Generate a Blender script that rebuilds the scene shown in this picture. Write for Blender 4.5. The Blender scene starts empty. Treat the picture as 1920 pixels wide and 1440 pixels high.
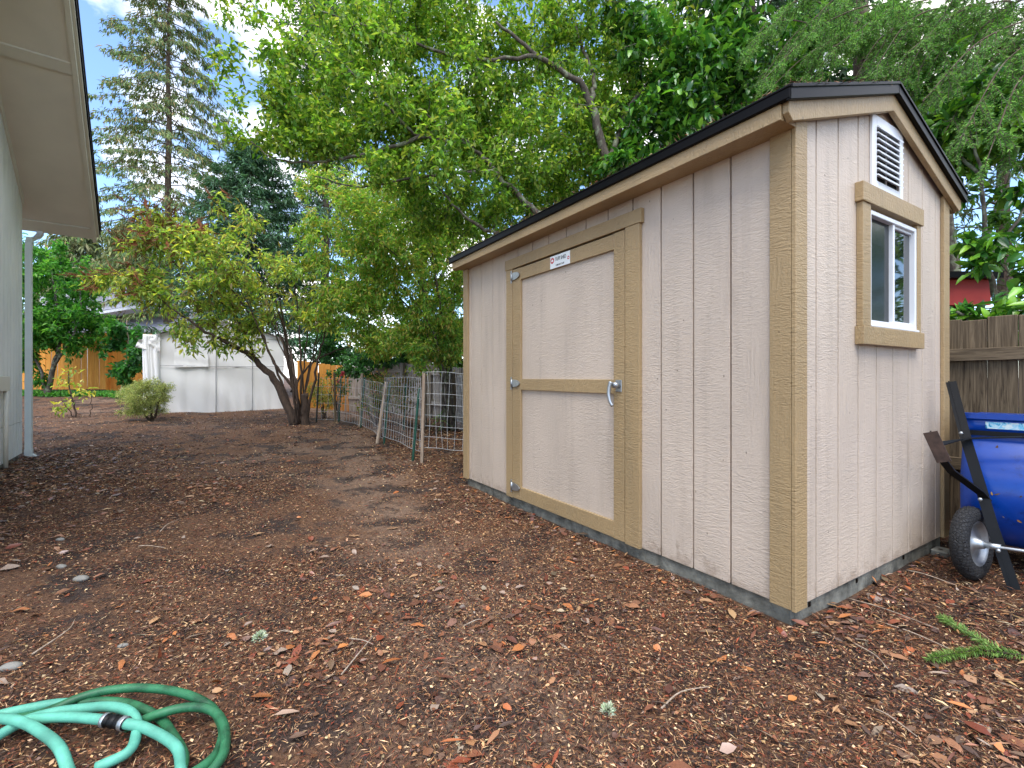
import bpy, bmesh, math, random
import numpy as np
from mathutils import Vector, Matrix, Euler

# ---------------------------------------------------------------- camera / world / sun / exposure
SC = bpy.context.scene
COL = SC.collection
F, HZ, CZ = 883.0, 707.0, 1.012          # focal length and horizon in 1920-px units, eye height
cam_d = bpy.data.cameras.new('camera'); cam = bpy.data.objects.new('camera', cam_d); COL.objects.link(cam)
cam.location = (0, 0, CZ); cam.rotation_euler = (math.radians(90), 0, 0)
cam_d.sensor_width = 36.0; cam_d.lens = 36.0 * F / 1920.0
cam_d.shift_y = -(720.0 - HZ) / 1920.0
cam_d.clip_start = 0.05; cam_d.clip_end = 2000
SC.camera = cam

SUN_EL, SUN_AZ = math.radians(64), math.radians(184)      # azimuth clockwise from +Y: behind the camera, a little left
world = bpy.data.worlds.new('World'); SC.world = world; world.use_nodes = True
nt = world.node_tree; nt.nodes.clear()
out = nt.nodes.new('ShaderNodeOutputWorld'); bg = nt.nodes.new('ShaderNodeBackground')
sky = nt.nodes.new('ShaderNodeTexSky'); sky.sky_type = 'NISHITA'; sky.sun_disc = False
sky.sun_elevation = SUN_EL; sky.sun_rotation = SUN_AZ
sky.air_density = 0.9; sky.dust_density = 0.15; sky.ozone_density = 4.0
tc = nt.nodes.new('ShaderNodeTexCoord')
mp = nt.nodes.new('ShaderNodeMapping'); mp.inputs['Location'].default_value = (1.75, 0.35, 0.2); mp.inputs['Scale'].default_value = (1.0, 1.0, 1.5)
nz = nt.nodes.new('ShaderNodeTexNoise'); nz.inputs['Scale'].default_value = 2.6; nz.inputs['Detail'].default_value = 9; nz.inputs['Roughness'].default_value = 0.52
rp = nt.nodes.new('ShaderNodeValToRGB'); rp.color_ramp.elements[0].position = 0.51; rp.color_ramp.elements[1].position = 0.59
mx = nt.nodes.new('ShaderNodeMixRGB'); mx.inputs['Color2'].default_value = (6.7, 6.5, 6.3, 1)
nt.links.new(tc.outputs['Generated'], mp.inputs[0]); nt.links.new(mp.outputs[0], nz.inputs['Vector'])
nt.links.new(nz.outputs['Fac'], rp.inputs[0]); nt.links.new(rp.outputs[0], mx.inputs['Fac'])
nt.links.new(sky.outputs[0], mx.inputs['Color1']); nt.links.new(mx.outputs[0], bg.inputs['Color'])
bg.inputs['Strength'].default_value = 0.13
nt.links.new(bg.outputs[0], out.inputs[0])

sun_d = bpy.data.lights.new('sun', 'SUN'); sun_d.energy = 1.3; sun_d.angle = math.radians(45); sun_d.color = (1.0, 0.96, 0.9)
sun = bpy.data.objects.new('sun', sun_d); COL.objects.link(sun)
sdir = Vector((math.sin(SUN_AZ) * math.cos(SUN_EL), math.cos(SUN_AZ) * math.cos(SUN_EL), math.sin(SUN_EL)))
sun.rotation_euler = sdir.to_track_quat('Z', 'Y').to_euler(); sun.location = sdir * 30
SC.view_settings.view_transform = 'Standard'; SC.view_settings.look = 'None'
SC.view_settings.gamma = 1.0; SC.view_settings.exposure = 1.72
SC.render.engine = 'CYCLES'
SC.cycles.max_bounces = 6; SC.cycles.transparent_max_bounces = 8

rng = np.random.default_rng(7); random.seed(7)

# ---------------------------------------------------------------- helpers
def px(x, y, Y):
    """world point at depth Y that the photograph shows at pixel (x, y)"""
    return np.array([(x - 960.0) / F * Y, Y, CZ + (HZ - y) / F * Y])

def lin(r, g, b):
    f = lambda c: (c / 255.0 / 12.92) if c / 255.0 <= 0.04045 else ((c / 255.0 + 0.055) / 1.055) ** 2.4
    return (f(r), f(g), f(b), 1.0)

def tag(o, label=None, cat=None, group=None, kind=None):
    if label: o['label'] = label
    if cat: o['category'] = cat
    if group: o['group'] = group
    if kind: o['kind'] = kind
    return o

def empty(name, loc=(0, 0, 0), rz=0.0):
    o = bpy.data.objects.new(name, None); COL.objects.link(o)
    o.location = loc; o.rotation_euler = (0, 0, rz); o.empty_display_size = 0.1
    return o

def link(name, me, mat, parent=None):
    o = bpy.data.objects.new(name, me); COL.objects.link(o)
    if mat is not None and len(me.materials) == 0: me.materials.append(mat)
    o.parent = parent
    return o

def bm_obj(name, bm, mat, parent=None, smooth=False):
    me = bpy.data.meshes.new(name); bm.normal_update(); bm.to_mesh(me); bm.free()
    if smooth:
        for p in me.polygons: p.use_smooth = True
    return link(name, me, mat, parent)

def bm_box(bm, x0, x1, y0, y1, z0, z1, bev=0.0):
    m = Matrix.Translation(((x0 + x1) / 2, (y0 + y1) / 2, (z0 + z1) / 2)) @ Matrix.Diagonal((abs(x1 - x0), abs(y1 - y0), abs(z1 - z0), 1))
    r = bmesh.ops.create_cube(bm, size=1.0, matrix=m)
    if bev > 0:
        es = set()
        for v in r['verts']: es.update(v.link_edges)
        bmesh.ops.bevel(bm, geom=list(es), offset=bev, segments=1, profile=0.5, affect='EDGES')

def box(name, xs, ys, zs, mat, parent=None, bev=0.0):
    bm = bmesh.new(); bm_box(bm, xs[0], xs[1], ys[0], ys[1], zs[0], zs[1], bev)
    return bm_obj(name, bm, mat, parent)

def prism(name, poly, axis, a0, a1, mat, parent=None, bev=0.0):
    """poly: list of 2-D points; axis 'x' -> poly is (y,z); axis 'y' -> poly is (x,z); 'z' -> (x,y)"""
    bm = bmesh.new()
    mk = {'x': lambda p, a: (a, p[0], p[1]), 'y': lambda p, a: (p[0], a, p[1]), 'z': lambda p, a: (p[0], p[1], a)}[axis]
    va = [bm.verts.new(mk(p, a0)) for p in poly]; vb = [bm.verts.new(mk(p, a1)) for p in poly]
    n = len(poly)
    bm.faces.new(va[::-1]); bm.faces.new(vb)
    for i in range(n): bm.faces.new((va[i], va[(i + 1) % n], vb[(i + 1) % n], vb[i]))
    bmesh.ops.recalc_face_normals(bm, faces=bm.faces[:])
    if bev > 0: bmesh.ops.bevel(bm, geom=bm.edges[:], offset=bev, segments=1, profile=0.5, affect='EDGES')
    return bm_obj(name, bm, mat, parent)

def np_mesh(name, V, faces, cols=None, smooth=False):
    """V (n,3); faces: list of int arrays (m,k)"""
    me = bpy.data.meshes.new(name)
    V = np.asarray(V, dtype=np.float32)
    me.vertices.add(len(V)); me.vertices.foreach_set('co', V.ravel())
    nl = sum(f.size for f in faces); npoly = sum(len(f) for f in faces)
    me.loops.add(nl); me.loops.foreach_set('vertex_index', np.concatenate([f.ravel() for f in faces]).astype(np.int32))
    me.polygons.add(npoly)
    starts, c = [], 0
    for f in faces:
        k = f.shape[1]; starts.append(c + np.arange(len(f)) * k); c += f.size
    me.polygons.foreach_set('loop_start', np.concatenate(starts).astype(np.int32))
    if smooth: me.polygons.foreach_set('use_smooth', np.ones(npoly, dtype=bool))
    me.update(calc_edges=True); me.validate()
    if cols is not None:
        a = me.color_attributes.new('Col', 'FLOAT_COLOR', 'POINT')
        cc = np.ones((len(V), 4), dtype=np.float32); cc[:, :3] = cols
        a.data.foreach_set('color', cc.ravel())
    return me

def unit(v):
    v = np.asarray(v, float); return v / np.maximum(np.linalg.norm(v, axis=-1, keepdims=True), 1e-9)

class Tubes:
    """collects tapered tubes along polylines into one mesh"""
    def __init__(s): s.V, s.F, s.n = [], [], 0
    def add(s, pts, rad, sides=5, cap=True):
        pts = np.asarray(pts, float); n = len(pts)
        rad = np.broadcast_to(np.asarray(rad, float), (n,))
        t = unit(np.gradient(pts, axis=0))
        ref = np.array([0.31, 0.17, 0.93]) if abs(t[0][2]) < 0.9 else np.array([0.9, 0.3, 0.1])
        a = unit(np.cross(t, ref)); b = np.cross(t, a)
        ang = np.arange(sides) * 2 * math.pi / sides
        ring = pts[:, None, :] + rad[:, None, None] * (np.cos(ang)[None, :, None] * a[:, None, :] + np.sin(ang)[None, :, None] * b[:, None, :])
        i = np.arange(n - 1)[:, None] * sides; j = np.arange(sides)[None, :]; j2 = (j + 1) % sides
        f = np.stack([i + j, i + j2, i + sides + j2, i + sides + j], -1).reshape(-1, 4) + s.n
        s.V.append(ring.reshape(-1, 3)); s.F.append(f); s.n += n * sides
        if cap:
            s.V.append(pts[[0, -1]])
            c0, c1 = s.n, s.n + 1; base = s.n - n * sides; last = base + (n - 1) * sides
            jj = np.arange(sides); j3 = (jj + 1) % sides
            s.F.append(np.stack([np.full(sides, c0), base + j3, base + jj, base + jj], -1)[:, :3])
            s.F.append(np.stack([np.full(sides, c1), last + jj, last + j3], -1))
            s.n += 2
    def build(s, name, mat, parent=None):
        q = [f for f in s.F if f.shape[1] == 4]; t = [f for f in s.F if f.shape[1] == 3]
        fs = ([np.concatenate(q)] if q else []) + ([np.concatenate(t)] if t else [])
        return link(name, np_mesh(name, np.concatenate(s.V), fs, smooth=True), mat, parent)

def smooth_path(pts, n=8):
    """Catmull-Rom through the points"""
    P = np.asarray(pts, float); P = np.vstack([2 * P[0] - P[1], P, 2 * P[-1] - P[-2]])
    o = []
    for i in range(1, len(P) - 2):
        t = np.linspace(0, 1, n, endpoint=False)[:, None]
        p0, p1, p2, p3 = P[i - 1], P[i], P[i + 1], P[i + 2]
        o.append(0.5 * (2 * p1 + (p2 - p0) * t + (2 * p0 - 5 * p1 + 4 * p2 - p3) * t ** 2 + (3 * p1 - p0 - 3 * p2 + p3) * t ** 3))
    o.append(P[-2][None]); return np.vstack(o)

def leaves_arrays(pos, d, up, L, W, fold=0.25, curl=0.15, quads=False):
    """leaf blades; returns verts (n*k,3) and tri faces"""
    n = len(pos); d = unit(d); s = unit(np.cross(d, up)); u = np.cross(s, d)
    L = np.broadcast_to(L, (n,))[:, None]; W = np.broadcast_to(W, (n,))[:, None]
    base = pos
    tip = pos + d * L - u * (curl * L)
    if quads:      # 4 verts, 2 tris folded along the midrib
        mid = pos + d * L * 0.45
        l = mid + s * W * 0.5 + u * fold * W; r = mid - s * W * 0.5 + u * fold * W
        V = np.stack([base, r, tip, l], 1).reshape(-1, 3)
        i = np.arange(n)[:, None] * 4
        Fc = np.concatenate([i + np.array([[0, 1, 2]]), i + np.array([[0, 2, 3]])])
        return V, Fc, 4
    m1 = pos + d * L * 0.33 + u * curl * 0.1 * L; m2 = pos + d * L * 0.7 - u * curl * 0.35 * L
    l1 = m1 + s * W * 0.5 + u * fold * W; r1 = m1 - s * W * 0.5 + u * fold * W
    l2 = m2 + s * W * 0.38 + u * fold * W * 0.7; r2 = m2 - s * W * 0.38 + u * fold * W * 0.7
    V = np.stack([base, r1, r2, tip, l2, l1, m1, m2], 1).reshape(-1, 3)
    i = np.arange(n)[:, None] * 8
    T = [[0, 1, 6], [6, 1, 2], [6, 2, 7], [7, 2, 3], [0, 6, 5], [6, 4, 5], [6, 7, 4], [7, 3, 4]]
    Fc = np.concatenate([i + np.array([t]) for t in T])
    return V, Fc, 8

def palette(n, cols, jitter=0.18, weights=None):
    c = np.array([lin(*k)[:3] for k in cols])
    idx = rng.choice(len(c), n, p=weights)
    return np.clip(c[idx] * (1 + rng.normal(0, jitter, (n, 1))) * (1 + rng.normal(0, 0.05, (n, 3))), 0.002, 1)

# ---------------------------------------------------------------- materials
def new_mat(name):
    m = bpy.data.materials.new(name); m.use_nodes = True
    return m, m.node_tree, m.node_tree.nodes['Principled BSDF']

def N(nt, kind, **kw):
    n = nt.nodes.new(kind)
    for k, v in kw.items():
        if k in n.inputs: n.inputs[k].default_value = v
        else: setattr(n, k, v)
    return n

def coords(nt, scale, rand=False, loc=(0, 0, 0)):
    t = N(nt, 'ShaderNodeTexCoord'); m = N(nt, 'ShaderNodeMapping'); m.inputs['Scale'].default_value = scale; m.inputs['Location'].default_value = loc
    if rand:
        oi = N(nt, 'ShaderNodeObjectInfo'); mu = N(nt, 'ShaderNodeVectorMath', operation='MULTIPLY_ADD')
        co = N(nt, 'ShaderNodeCombineXYZ')
        for k in range(3): nt.links.new(oi.outputs['Random'], co.inputs[k])
        mu.inputs[1].default_value = (37.0, 91.0, 53.0)
        nt.links.new(co.outputs[0], mu.inputs[0]); nt.links.new(t.outputs['Object'], mu.inputs[2]); nt.links.new(mu.outputs[0], m.inputs[0])
    else:
        nt.links.new(t.outputs['Object'], m.inputs[0])
    return m.outputs[0]

def ramp(nt, fac, stops):
    r = N(nt, 'ShaderNodeValToRGB'); e = r.color_ramp.elements
    while len(e) < len(stops): e.new(0.5)
    for k, (p, c) in enumerate(stops): e[k].position = p; e[k].color = c
    nt.links.new(fac, r.inputs[0]); return r.outputs[0]

def noise(nt, vec, scale, detail=5, rough=0.55, dist=0.0):
    n = N(nt, 'ShaderNodeTexNoise'); n.inputs['Scale'].default_value = scale; n.inputs['Detail'].default_value = detail
    n.inputs['Roughness'].default_value = rough; n.inputs['Distortion'].default_value = dist
    nt.links.new(vec, n.inputs['Vector']); return n.outputs['Fac']

def mix(nt, a, b, fac, mode='MIX'):
    m = N(nt, 'ShaderNodeMixRGB', blend_type=mode)
    for s, v in ((m.inputs['Color1'], a), (m.inputs['Color2'], b), (m.inputs['Fac'], fac)):
        if hasattr(v, 'links'): nt.links.new(v, s)
        else: s.default_value = v
    return m.outputs[0]

def math_n(nt, op, a, b):
    m = N(nt, 'ShaderNodeMath', operation=op)
    for s, v in ((m.inputs[0], a), (m.inputs[1], b)):
        if hasattr(v, 'links'): nt.links.new(v, s)
        else: s.default_value = v
    return m.outputs[0]

def bump(nt, bsdf, h, strength, dist):
    b = N(nt, 'ShaderNodeBump'); b.inputs['Strength'].default_value = strength; b.inputs['Distance'].default_value = dist
    nt.links.new(h, b.inputs['Height']); nt.links.new(b.outputs[0], bsdf.inputs['Normal'])

def plain(name, c, rough=0.6, metal=0.0, var=0.12, scale=6.0, bstr=0.0, bdist=0.002, bscale=80, spec=0.5):
    m, nt, b = new_mat(name)
    v = coords(nt, (1, 1, 1)); f = noise(nt, v, scale)
    c1 = tuple(k * (1 - var) for k in c[:3]) + (1,); c2 = tuple(min(1, k * (1 + var)) for k in c[:3]) + (1,)
    nt.links.new(ramp(nt, f, [(0.3, c1), (0.7, c2)]), b.inputs['Base Color'])
    b.inputs['Roughness'].default_value = rough; b.inputs['Metallic'].default_value = metal; b.inputs['Specular IOR Level'].default_value = spec
    if bstr: bump(nt, b, noise(nt, v, bscale, 4), bstr, bdist)
    return m

def embossed(name, c, horiz=False, dirt=(120, 106, 92), dirt_amt=0.3, bs=0.8, mud=False):
    """pressed-wood siding / trim: painted, woodgrain relief, specks and slight staining"""
    m, nt, b = new_mat(name)
    g = (5, 5, 55) if horiz else (48, 48, 4)
    r = (40, 40, 14) if horiz else (13, 13, 60)
    grain = noise(nt, coords(nt, g), 1.6, 4, 0.6, 0.6)
    ripple = noise(nt, coords(nt, r), 1.3, 3, 0.5, 1.6)
    patch = noise(nt, coords(nt, (2.2, 2.2, 1.2)), 1.5, 2)
    sel = ramp(nt, patch, [(0.34, (0.1, 0.1, 0.1, 1)), (0.5, (.9, .9, .9, 1))])
    h = mix(nt, grain, ripple, sel)
    fine = noise(nt, coords(nt, (90, 90, 90)), 1.0, 3)
    h2 = mix(nt, h, fine, 0.25)
    bump(nt, b, h2, 0.9 * bs, 0.011)
    tone = noise(nt, coords(nt, (1.3, 1.3, 0.7)), 2.0, 4)
    c1 = tuple(k * 0.93 for k in c[:3]) + (1,); c2 = tuple(min(1, k * 1.06) for k in c[:3]) + (1,)
    col = ramp(nt, tone, [(0.35, c1), (0.65, c2)])
    sp = N(nt, 'ShaderNodeTexVoronoi'); sp.inputs['Scale'].default_value = 11.0; nt.links.new(coords(nt, (1, 1, 0.7)), sp.inputs['Vector'])
    spk = math_n(nt, 'LESS_THAN', sp.outputs['Distance'], 0.045)
    st = ramp(nt, noise(nt, coords(nt, (9, 9, 0.8)), 1.2, 5, 0.65), [(0.52, (0, 0, 0, 1)), (0.8, (dirt_amt,) * 3 + (1,))])
    col = mix(nt, col, lin(*dirt), st)
    col = mix(nt, col, lin(70, 58, 46), math_n(nt, 'MULTIPLY', spk, 0.55))
    if mud:      # rain-splashed soil on the lowest boards
        sx = N(nt, 'ShaderNodeSeparateXYZ'); nt.links.new(coords(nt, (1, 1, 1)), sx.inputs[0])
        hh = math_n(nt, 'MULTIPLY_ADD', noise(nt, coords(nt, (14, 14, 14)), 1.0, 5, .7), 0.5); nt.links.new(sx.outputs[2], hh.node.inputs[2])
        col = mix(nt, col, lin(128, 106, 86), ramp(nt, hh, [(0.26, (.45, .45, .45, 1)), (0.36, (0, 0, 0, 1))]))
    nt.links.new(col, b.inputs['Base Color'])
    b.inputs['Roughness'].default_value = 0.5; b.inputs['Specular IOR Level'].default_value = 0.4
    return m

def raw_wood(name, dark, light, knots=True, rough=0.85, grain_scale=1.0, rnd=0.5):
    m, nt, b = new_mat(name)
    v = coords(nt, (22 * grain_scale, 22 * grain_scale, 1.6), rand=True)
    g = noise(nt, v, 2.0, 6, 0.65, 1.2)
    col = ramp(nt, g, [(0.3, dark), (0.5, tuple((a + c) / 2 for a, c in zip(dark, light))), (0.72, light)])
    oi = N(nt, 'ShaderNodeObjectInfo')
    val = math_n(nt, 'MULTIPLY_ADD', oi.outputs['Random'], rnd); val.node.inputs[2].default_value = 1 - rnd / 2
    hs = N(nt, 'ShaderNodeHueSaturation'); nt.links.new(val, hs.inputs['Value']); nt.links.new(col, hs.inputs['Color'])
    nt.links.new(hs.outputs[0], b.inputs['Base Color'])
    bump(nt, b, g, 0.5, 0.004); b.inputs['Roughness'].default_value = rough; b.inputs['Specular IOR Level'].default_value = 0.25
    return m

def leaf_mat(name, rough=0.5, transl=0.35, spec=0.4, tint=(1.25, 1.3, 0.6)):
    m, nt, b = new_mat(name)
    at = N(nt, 'ShaderNodeAttribute', attribute_name='Col')
    nt.links.new(at.outputs['Color'], b.inputs['Base Color'])
    b.inputs['Roughness'].default_value = rough; b.inputs['Specular IOR Level'].default_value = spec
    tr = N(nt, 'ShaderNodeBsdfTranslucent')
    nt.links.new(mix(nt, at.outputs['Color'], tint + (1,), 1.0, 'MULTIPLY'), tr.inputs['Color'])
    ms = N(nt, 'ShaderNodeMixShader'); ms.inputs[0].default_value = transl
    o = nt.nodes['Material Output']
    nt.links.new(b.outputs[0], ms.inputs[1]); nt.links.new(tr.outputs[0], ms.inputs[2]); nt.links.new(ms.outputs[0], o.inputs[0])
    return m

def col_mat(name, rough=0.8, spec=0.3):
    m, nt, b = new_mat(name)
    at = N(nt, 'ShaderNodeAttribute', attribute_name='Col'); nt.links.new(at.outputs['Color'], b.inputs['Base Color'])
    b.inputs['Roughness'].default_value = rough; b.inputs['Specular IOR Level'].default_value = spec
    return m

def bark_mat(name, c1, c2, lichen=None, amt=0.5):
    m, nt, b = new_mat(name)
    g = noise(nt, coords(nt, (20, 20, 5)), 2.0, 6, 0.7)
    col = ramp(nt, g, [(0.3, c1), (0.7, c2)])
    if lichen:
        f = ramp(nt, noise(nt, coords(nt, (7, 7, 7)), 1.5, 5), [(0.5, (0, 0, 0, 1)), (0.62, (amt,) * 3 + (1,))])
        col = mix(nt, col, lichen, f)
    nt.links.new(col, b.inputs['Base Color']); b.inputs['Roughness'].default_value = 0.9
    bump(nt, b, g, 0.8, 0.012); return m

M = {}
M['siding'] = embossed('shed_siding_paint', lin(192, 176, 159), bs=.6, mud=True)
M['trim_v'] = embossed('shed_trim_paint_upright', lin(160, 136, 99), dirt=(120, 110, 88))
M['trim_h'] = embossed('shed_trim_paint_level', lin(160, 136, 99), horiz=True, dirt=(120, 110, 88))
M['groove'] = plain('groove_paint', lin(150, 126, 108), 0.7)
M['drip'] = plain('black_drip_edge', lin(10, 8, 7), 0.4, 0.0, 0.25, 9, spec=0.12)
M['concrete'] = plain('concrete', lin(112, 110, 100), 0.9, 0, 0.7, 12, 0.7, 0.008, 50)
M['galv'] = plain('galvanized_steel', lin(170, 174, 176), 0.42, 0.85, 0.2, 20, 0.2, 0.001, 90)
M['white_vinyl'] = plain('white_vinyl', lin(222, 224, 226), 0.4, 0, 0.05, 3)
M['black_steel'] = plain('black_painted_steel', lin(9, 9, 10), 0.5, 0.0, 0.4, 12, 0.2, 0.001, 60, spec=0.25)
M['rusty_steel'] = plain('rusty_steel_plate', lin(66, 50, 42), 0.7, 0.0, 0.55, 30, 0.4, 0.002, 70)
M['house_siding'] = embossed('house_siding_paint', lin(224, 224, 214), dirt=(140, 140, 128), dirt_amt=0.25, bs=0.4)
M['soffit'] = plain('soffit_plywood_paint', lin(216, 206, 186), 0.75, 0, 0.06, 2, 0.35, 0.003, 160)
M['house_trim'] = plain('house_trim_paint', lin(210, 202, 182), 0.6, 0, 0.06, 3, 0.2, 0.002, 60)
M['shingle'] = plain('asphalt_shingle', lin(62, 62, 66), 0.95, 0, 0.35, 30, 0.6, 0.004, 90)
M['rubber'] = plain('black_rubber', lin(30, 30, 32), 0.75, 0, 0.3, 14)
_nt = M['rubber'].node_tree; _vo = N(_nt, 'ShaderNodeTexVoronoi', feature='DISTANCE_TO_EDGE'); _vo.inputs['Scale'].default_value = 62.0; _vo.inputs['Randomness'].default_value = .35
_nt.links.new(coords(_nt, (1, 1, 1)), _vo.inputs['Vector']); bump(_nt, _nt.nodes['Principled BSDF'], ramp(_nt, _vo.outputs['Distance'], [(0.02, (0, 0, 0, 1)), (0.16, (1, 1, 1, 1))]), 1.0, .008)
M['needle'] = leaf_mat('conifer_needles', 0.55, 0.2, 0.35)
M['leaf'] = leaf_mat('broad_leaf', 0.5, 0.5, 0.35, (1.5, 1.5, 0.7))
M['gloss_leaf'] = leaf_mat('glossy_evergreen_leaf', 0.22, 0.28, 0.6)
M['litter'] = col_mat('dry_litter', 0.75, 0.3)
M['wet_leaf'] = col_mat('wet_fallen_leaf', 0.35, 0.5)
M['bark'] = bark_mat('grey_bark', lin(52, 44, 38), lin(104, 94, 82), lin(140, 146, 120), 0.7)
M['dark_bark'] = bark_mat('dark_shrub_bark', lin(40, 30, 25), lin(92, 74, 60))
M['red_bark'] = bark_mat('conifer_bark', lin(60, 46, 38), lin(112, 92, 78), lin(120, 126, 104), 0.4)
M['grey_wood'] = raw_wood('weathered_fence_wood', lin(46, 36, 27), lin(126, 110, 88))
M['pale_wood'] = raw_wood('bleached_fence_wood', lin(104, 96, 88), lin(176, 168, 158), rnd=0.3)
M['cedar'] = raw_wood('fresh_cedar_stain', lin(196, 120, 40), lin(238, 172, 86), rnd=0.3)
M['stake_wood'] = raw_wood('grey_stake_wood', lin(122, 102, 84), lin(190, 172, 152), rnd=0.3)
M['wire'] = plain('galvanized_wire', lin(186, 188, 188), 0.55, 0.2, 0.1, 5)
M['green_stake'] = plain('green_coated_stake', lin(20, 74, 58), 0.45, 0, 0.2, 20)
M['dark_stake'] = plain('dark_green_coated_stake', lin(26, 38, 34), 0.5, 0, 0.2, 20)
M['hose_green'] = plain('green_hose_vinyl', lin(42, 100, 66), 0.5, 0, 0.6, 16, 0.3, .002, 60, spec=0.4)
M['hose_teal'] = plain('teal_hose_vinyl', lin(88, 160, 138), 0.55, 0, 0.3, 14, 0.3, .002, 60, spec=0.4)
M['tarp'] = plain('white_tarp_fabric', lin(234, 233, 232), 0.6, 0, 0.03, 1.5, 0.25, 0.01, 3)
M['stone'] = plain('grey_pebble', lin(124, 121, 113), 0.7, 0, 0.2, 30)

def ground_material():
    m, nt, b = new_mat('soil_and_needle_litter')
    v = coords(nt, (1, 1, 1))
    big = noise(nt, v, 0.55, 4, 0.55, 0.4); mid = noise(nt, v, 2.6, 6, 0.65); fine = noise(nt, v, 55, 6, 0.75); chips = noise(nt, v, 170, 3, 0.7)
    base = ramp(nt, fine, [(0.32, lin(38, 26, 19)), (0.46, lin(84, 57, 39)), (0.58, lin(120, 86, 59)), (0.72, lin(160, 126, 94))])
    base = mix(nt, base, ramp(nt, chips, [(0.35, lin(38, 28, 24)), (0.55, lin(100, 72, 54)), (0.7, lin(160, 128, 98))]), 0.45)
    tan = ramp(nt, fine, [(0.3, lin(98, 80, 68)), (0.7, lin(142, 120, 102))])
    dark = ramp(nt, fine, [(0.3, lin(30, 25, 24)), (0.7, lin(66, 54, 48))])
    fd = ramp(nt, mid, [(0.49, (0, 0, 0, 1)), (0.58, (0.9,) * 3 + (1,))])
    ft = ramp(nt, big, [(0.52, (0, 0, 0, 1)), (0.66, (0.55,) * 3 + (1,))])
    sx = N(nt, 'ShaderNodeSeparateXYZ'); nt.links.new(v, sx.inputs[0])     # trodden strip winding from the door to the far left
    lx = math_n(nt, 'MULTIPLY_ADD', sx.outputs[1], 0.42); nt.links.new(sx.outputs[0], lx.node.inputs[2])
    lx = math_n(nt, 'SUBTRACT', lx, 0.5); lx = math_n(nt, 'ABSOLUTE', math_n(nt, 'ADD', lx, math_n(nt, 'MULTIPLY', math_n(nt, 'SUBTRACT', mid, .5), 1.6)), 0)
    trod = ramp(nt, lx, [(0.1, (.55, .55, .55, 1)), (0.5, (0, 0, 0, 1))])
    col = mix(nt, base, tan, ft); col = mix(nt, col, tan, trod); col = mix(nt, col, dark, fd)
    nt.links.new(col, b.inputs['Base Color'])
    b.inputs['Roughness'].default_value = 0.85; b.inputs['Specular IOR Level'].default_value = 0.3
    bump(nt, b, mix(nt, fine, chips, 0.5), 0.9, 0.012)
    return m
M['ground'] = ground_material()

# ---------------------------------------------------------------- terrain
CTRL = np.array([(0, 0, -.02), (0, 1.5, -.03), (1.2, 1.9, -.035), (2.4, 2.3, -.03), (.4, 3.2, -.035), (-.4, 4.5, -.035), (2.9, 3.2, -.03), (1.6, 4.5, -.02), (5, 1, 0), (-3, 2, 0),
    (-6.15, 5.92, 0), (-6, 3, 0), (-3, 6, 0), (-1, 5.4, 0), (-1.1, 9.2, 0), (-1.4, 6.8, .02), (-2.8, 8.6, .09), (-3.9, 8.7, .13), (-3.4, 9.3, .13), (-7, 9.2, .15), (-9.3, 9.9, .17),
    (-7.6, 10.1, .24), (-5.4, 11.3, .24), (-12.5, 14.4, .46), (-15.5, 15, .5), (-9, 15.4, .35), (-5.4, 15.4, -.1), (-3, 13, -.05), (-1, 12, 0), (4, 8, 0), (-20, 20, .6), (0, 25, 0),
    (10, 15, 0), (-12, 25, .4), (-20, 5, .2), (0, -10, 0), (20, 0, 0), (40, 40, 0), (-50, 50, .5), (0, 60, 0), (-10, 2, 0)], float)
def zg(X, Y, fine=True):
    X = np.asarray(X, float); Y = np.asarray(Y, float)
    num = np.zeros(X.shape); den = np.zeros(X.shape)
    for cx, cy, cz in CTRL:
        w = 1.0 / ((X - cx) ** 2 + (Y - cy) ** 2 + 0.05) ** 1.6
        num += w * cz; den += w
    z = num / den
    # leaf-mould heap inside the wire pen
    z = z + 0.17 * np.exp(-(((X + 0.75) / 0.55) ** 2 + ((Y - 6.6) / 0.9) ** 2)) + 0.09 * np.exp(-(((X + 2.0) / 0.6) ** 2 + ((Y - 8.4) / 0.8) ** 2))
    if fine:
        z = z + 0.008 * np.sin(X * 3.1 + 1.3 * np.sin(Y * 2.3)) * np.sin(Y * 2.7 + X) + 0.004 * np.sin(X * 9.3 + Y * 4.1) * np.sin(Y * 8.7 - X * 3.3)
    return z
def zg1(x, y): return float(zg(np.array([x]), np.array([y]))[0])

def spaced(near0, near1, step, far0, far1):
    a = list(np.arange(near0, near1 + 1e-6, step)); s = step; v = near1
    while v < far1: s *= 1.22; v += s; a.append(v)
    s = step; v = near0
    while v > far0: s *= 1.22; v -= s; a.insert(0, v)
    return np.array(a)
gx = spaced(-9, 4, 0.06, -420, 420); gy = spaced(0.4, 12, 0.06, -60, 520)
GX, GY = np.meshgrid(gx, gy); GZ = zg(GX, GY)
nx, ny = len(gx), len(gy)
ii, jj = np.meshgrid(np.arange(nx - 1), np.arange(ny - 1)); q = (jj * nx + ii).ravel()
ground = link('ground', np_mesh('ground', np.stack([GX, GY, GZ], -1).reshape(-1, 3), [np.stack([q, q + 1, q + nx + 1, q + nx], -1)], smooth=True), M['ground'])
tag(ground, kind='structure')

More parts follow.
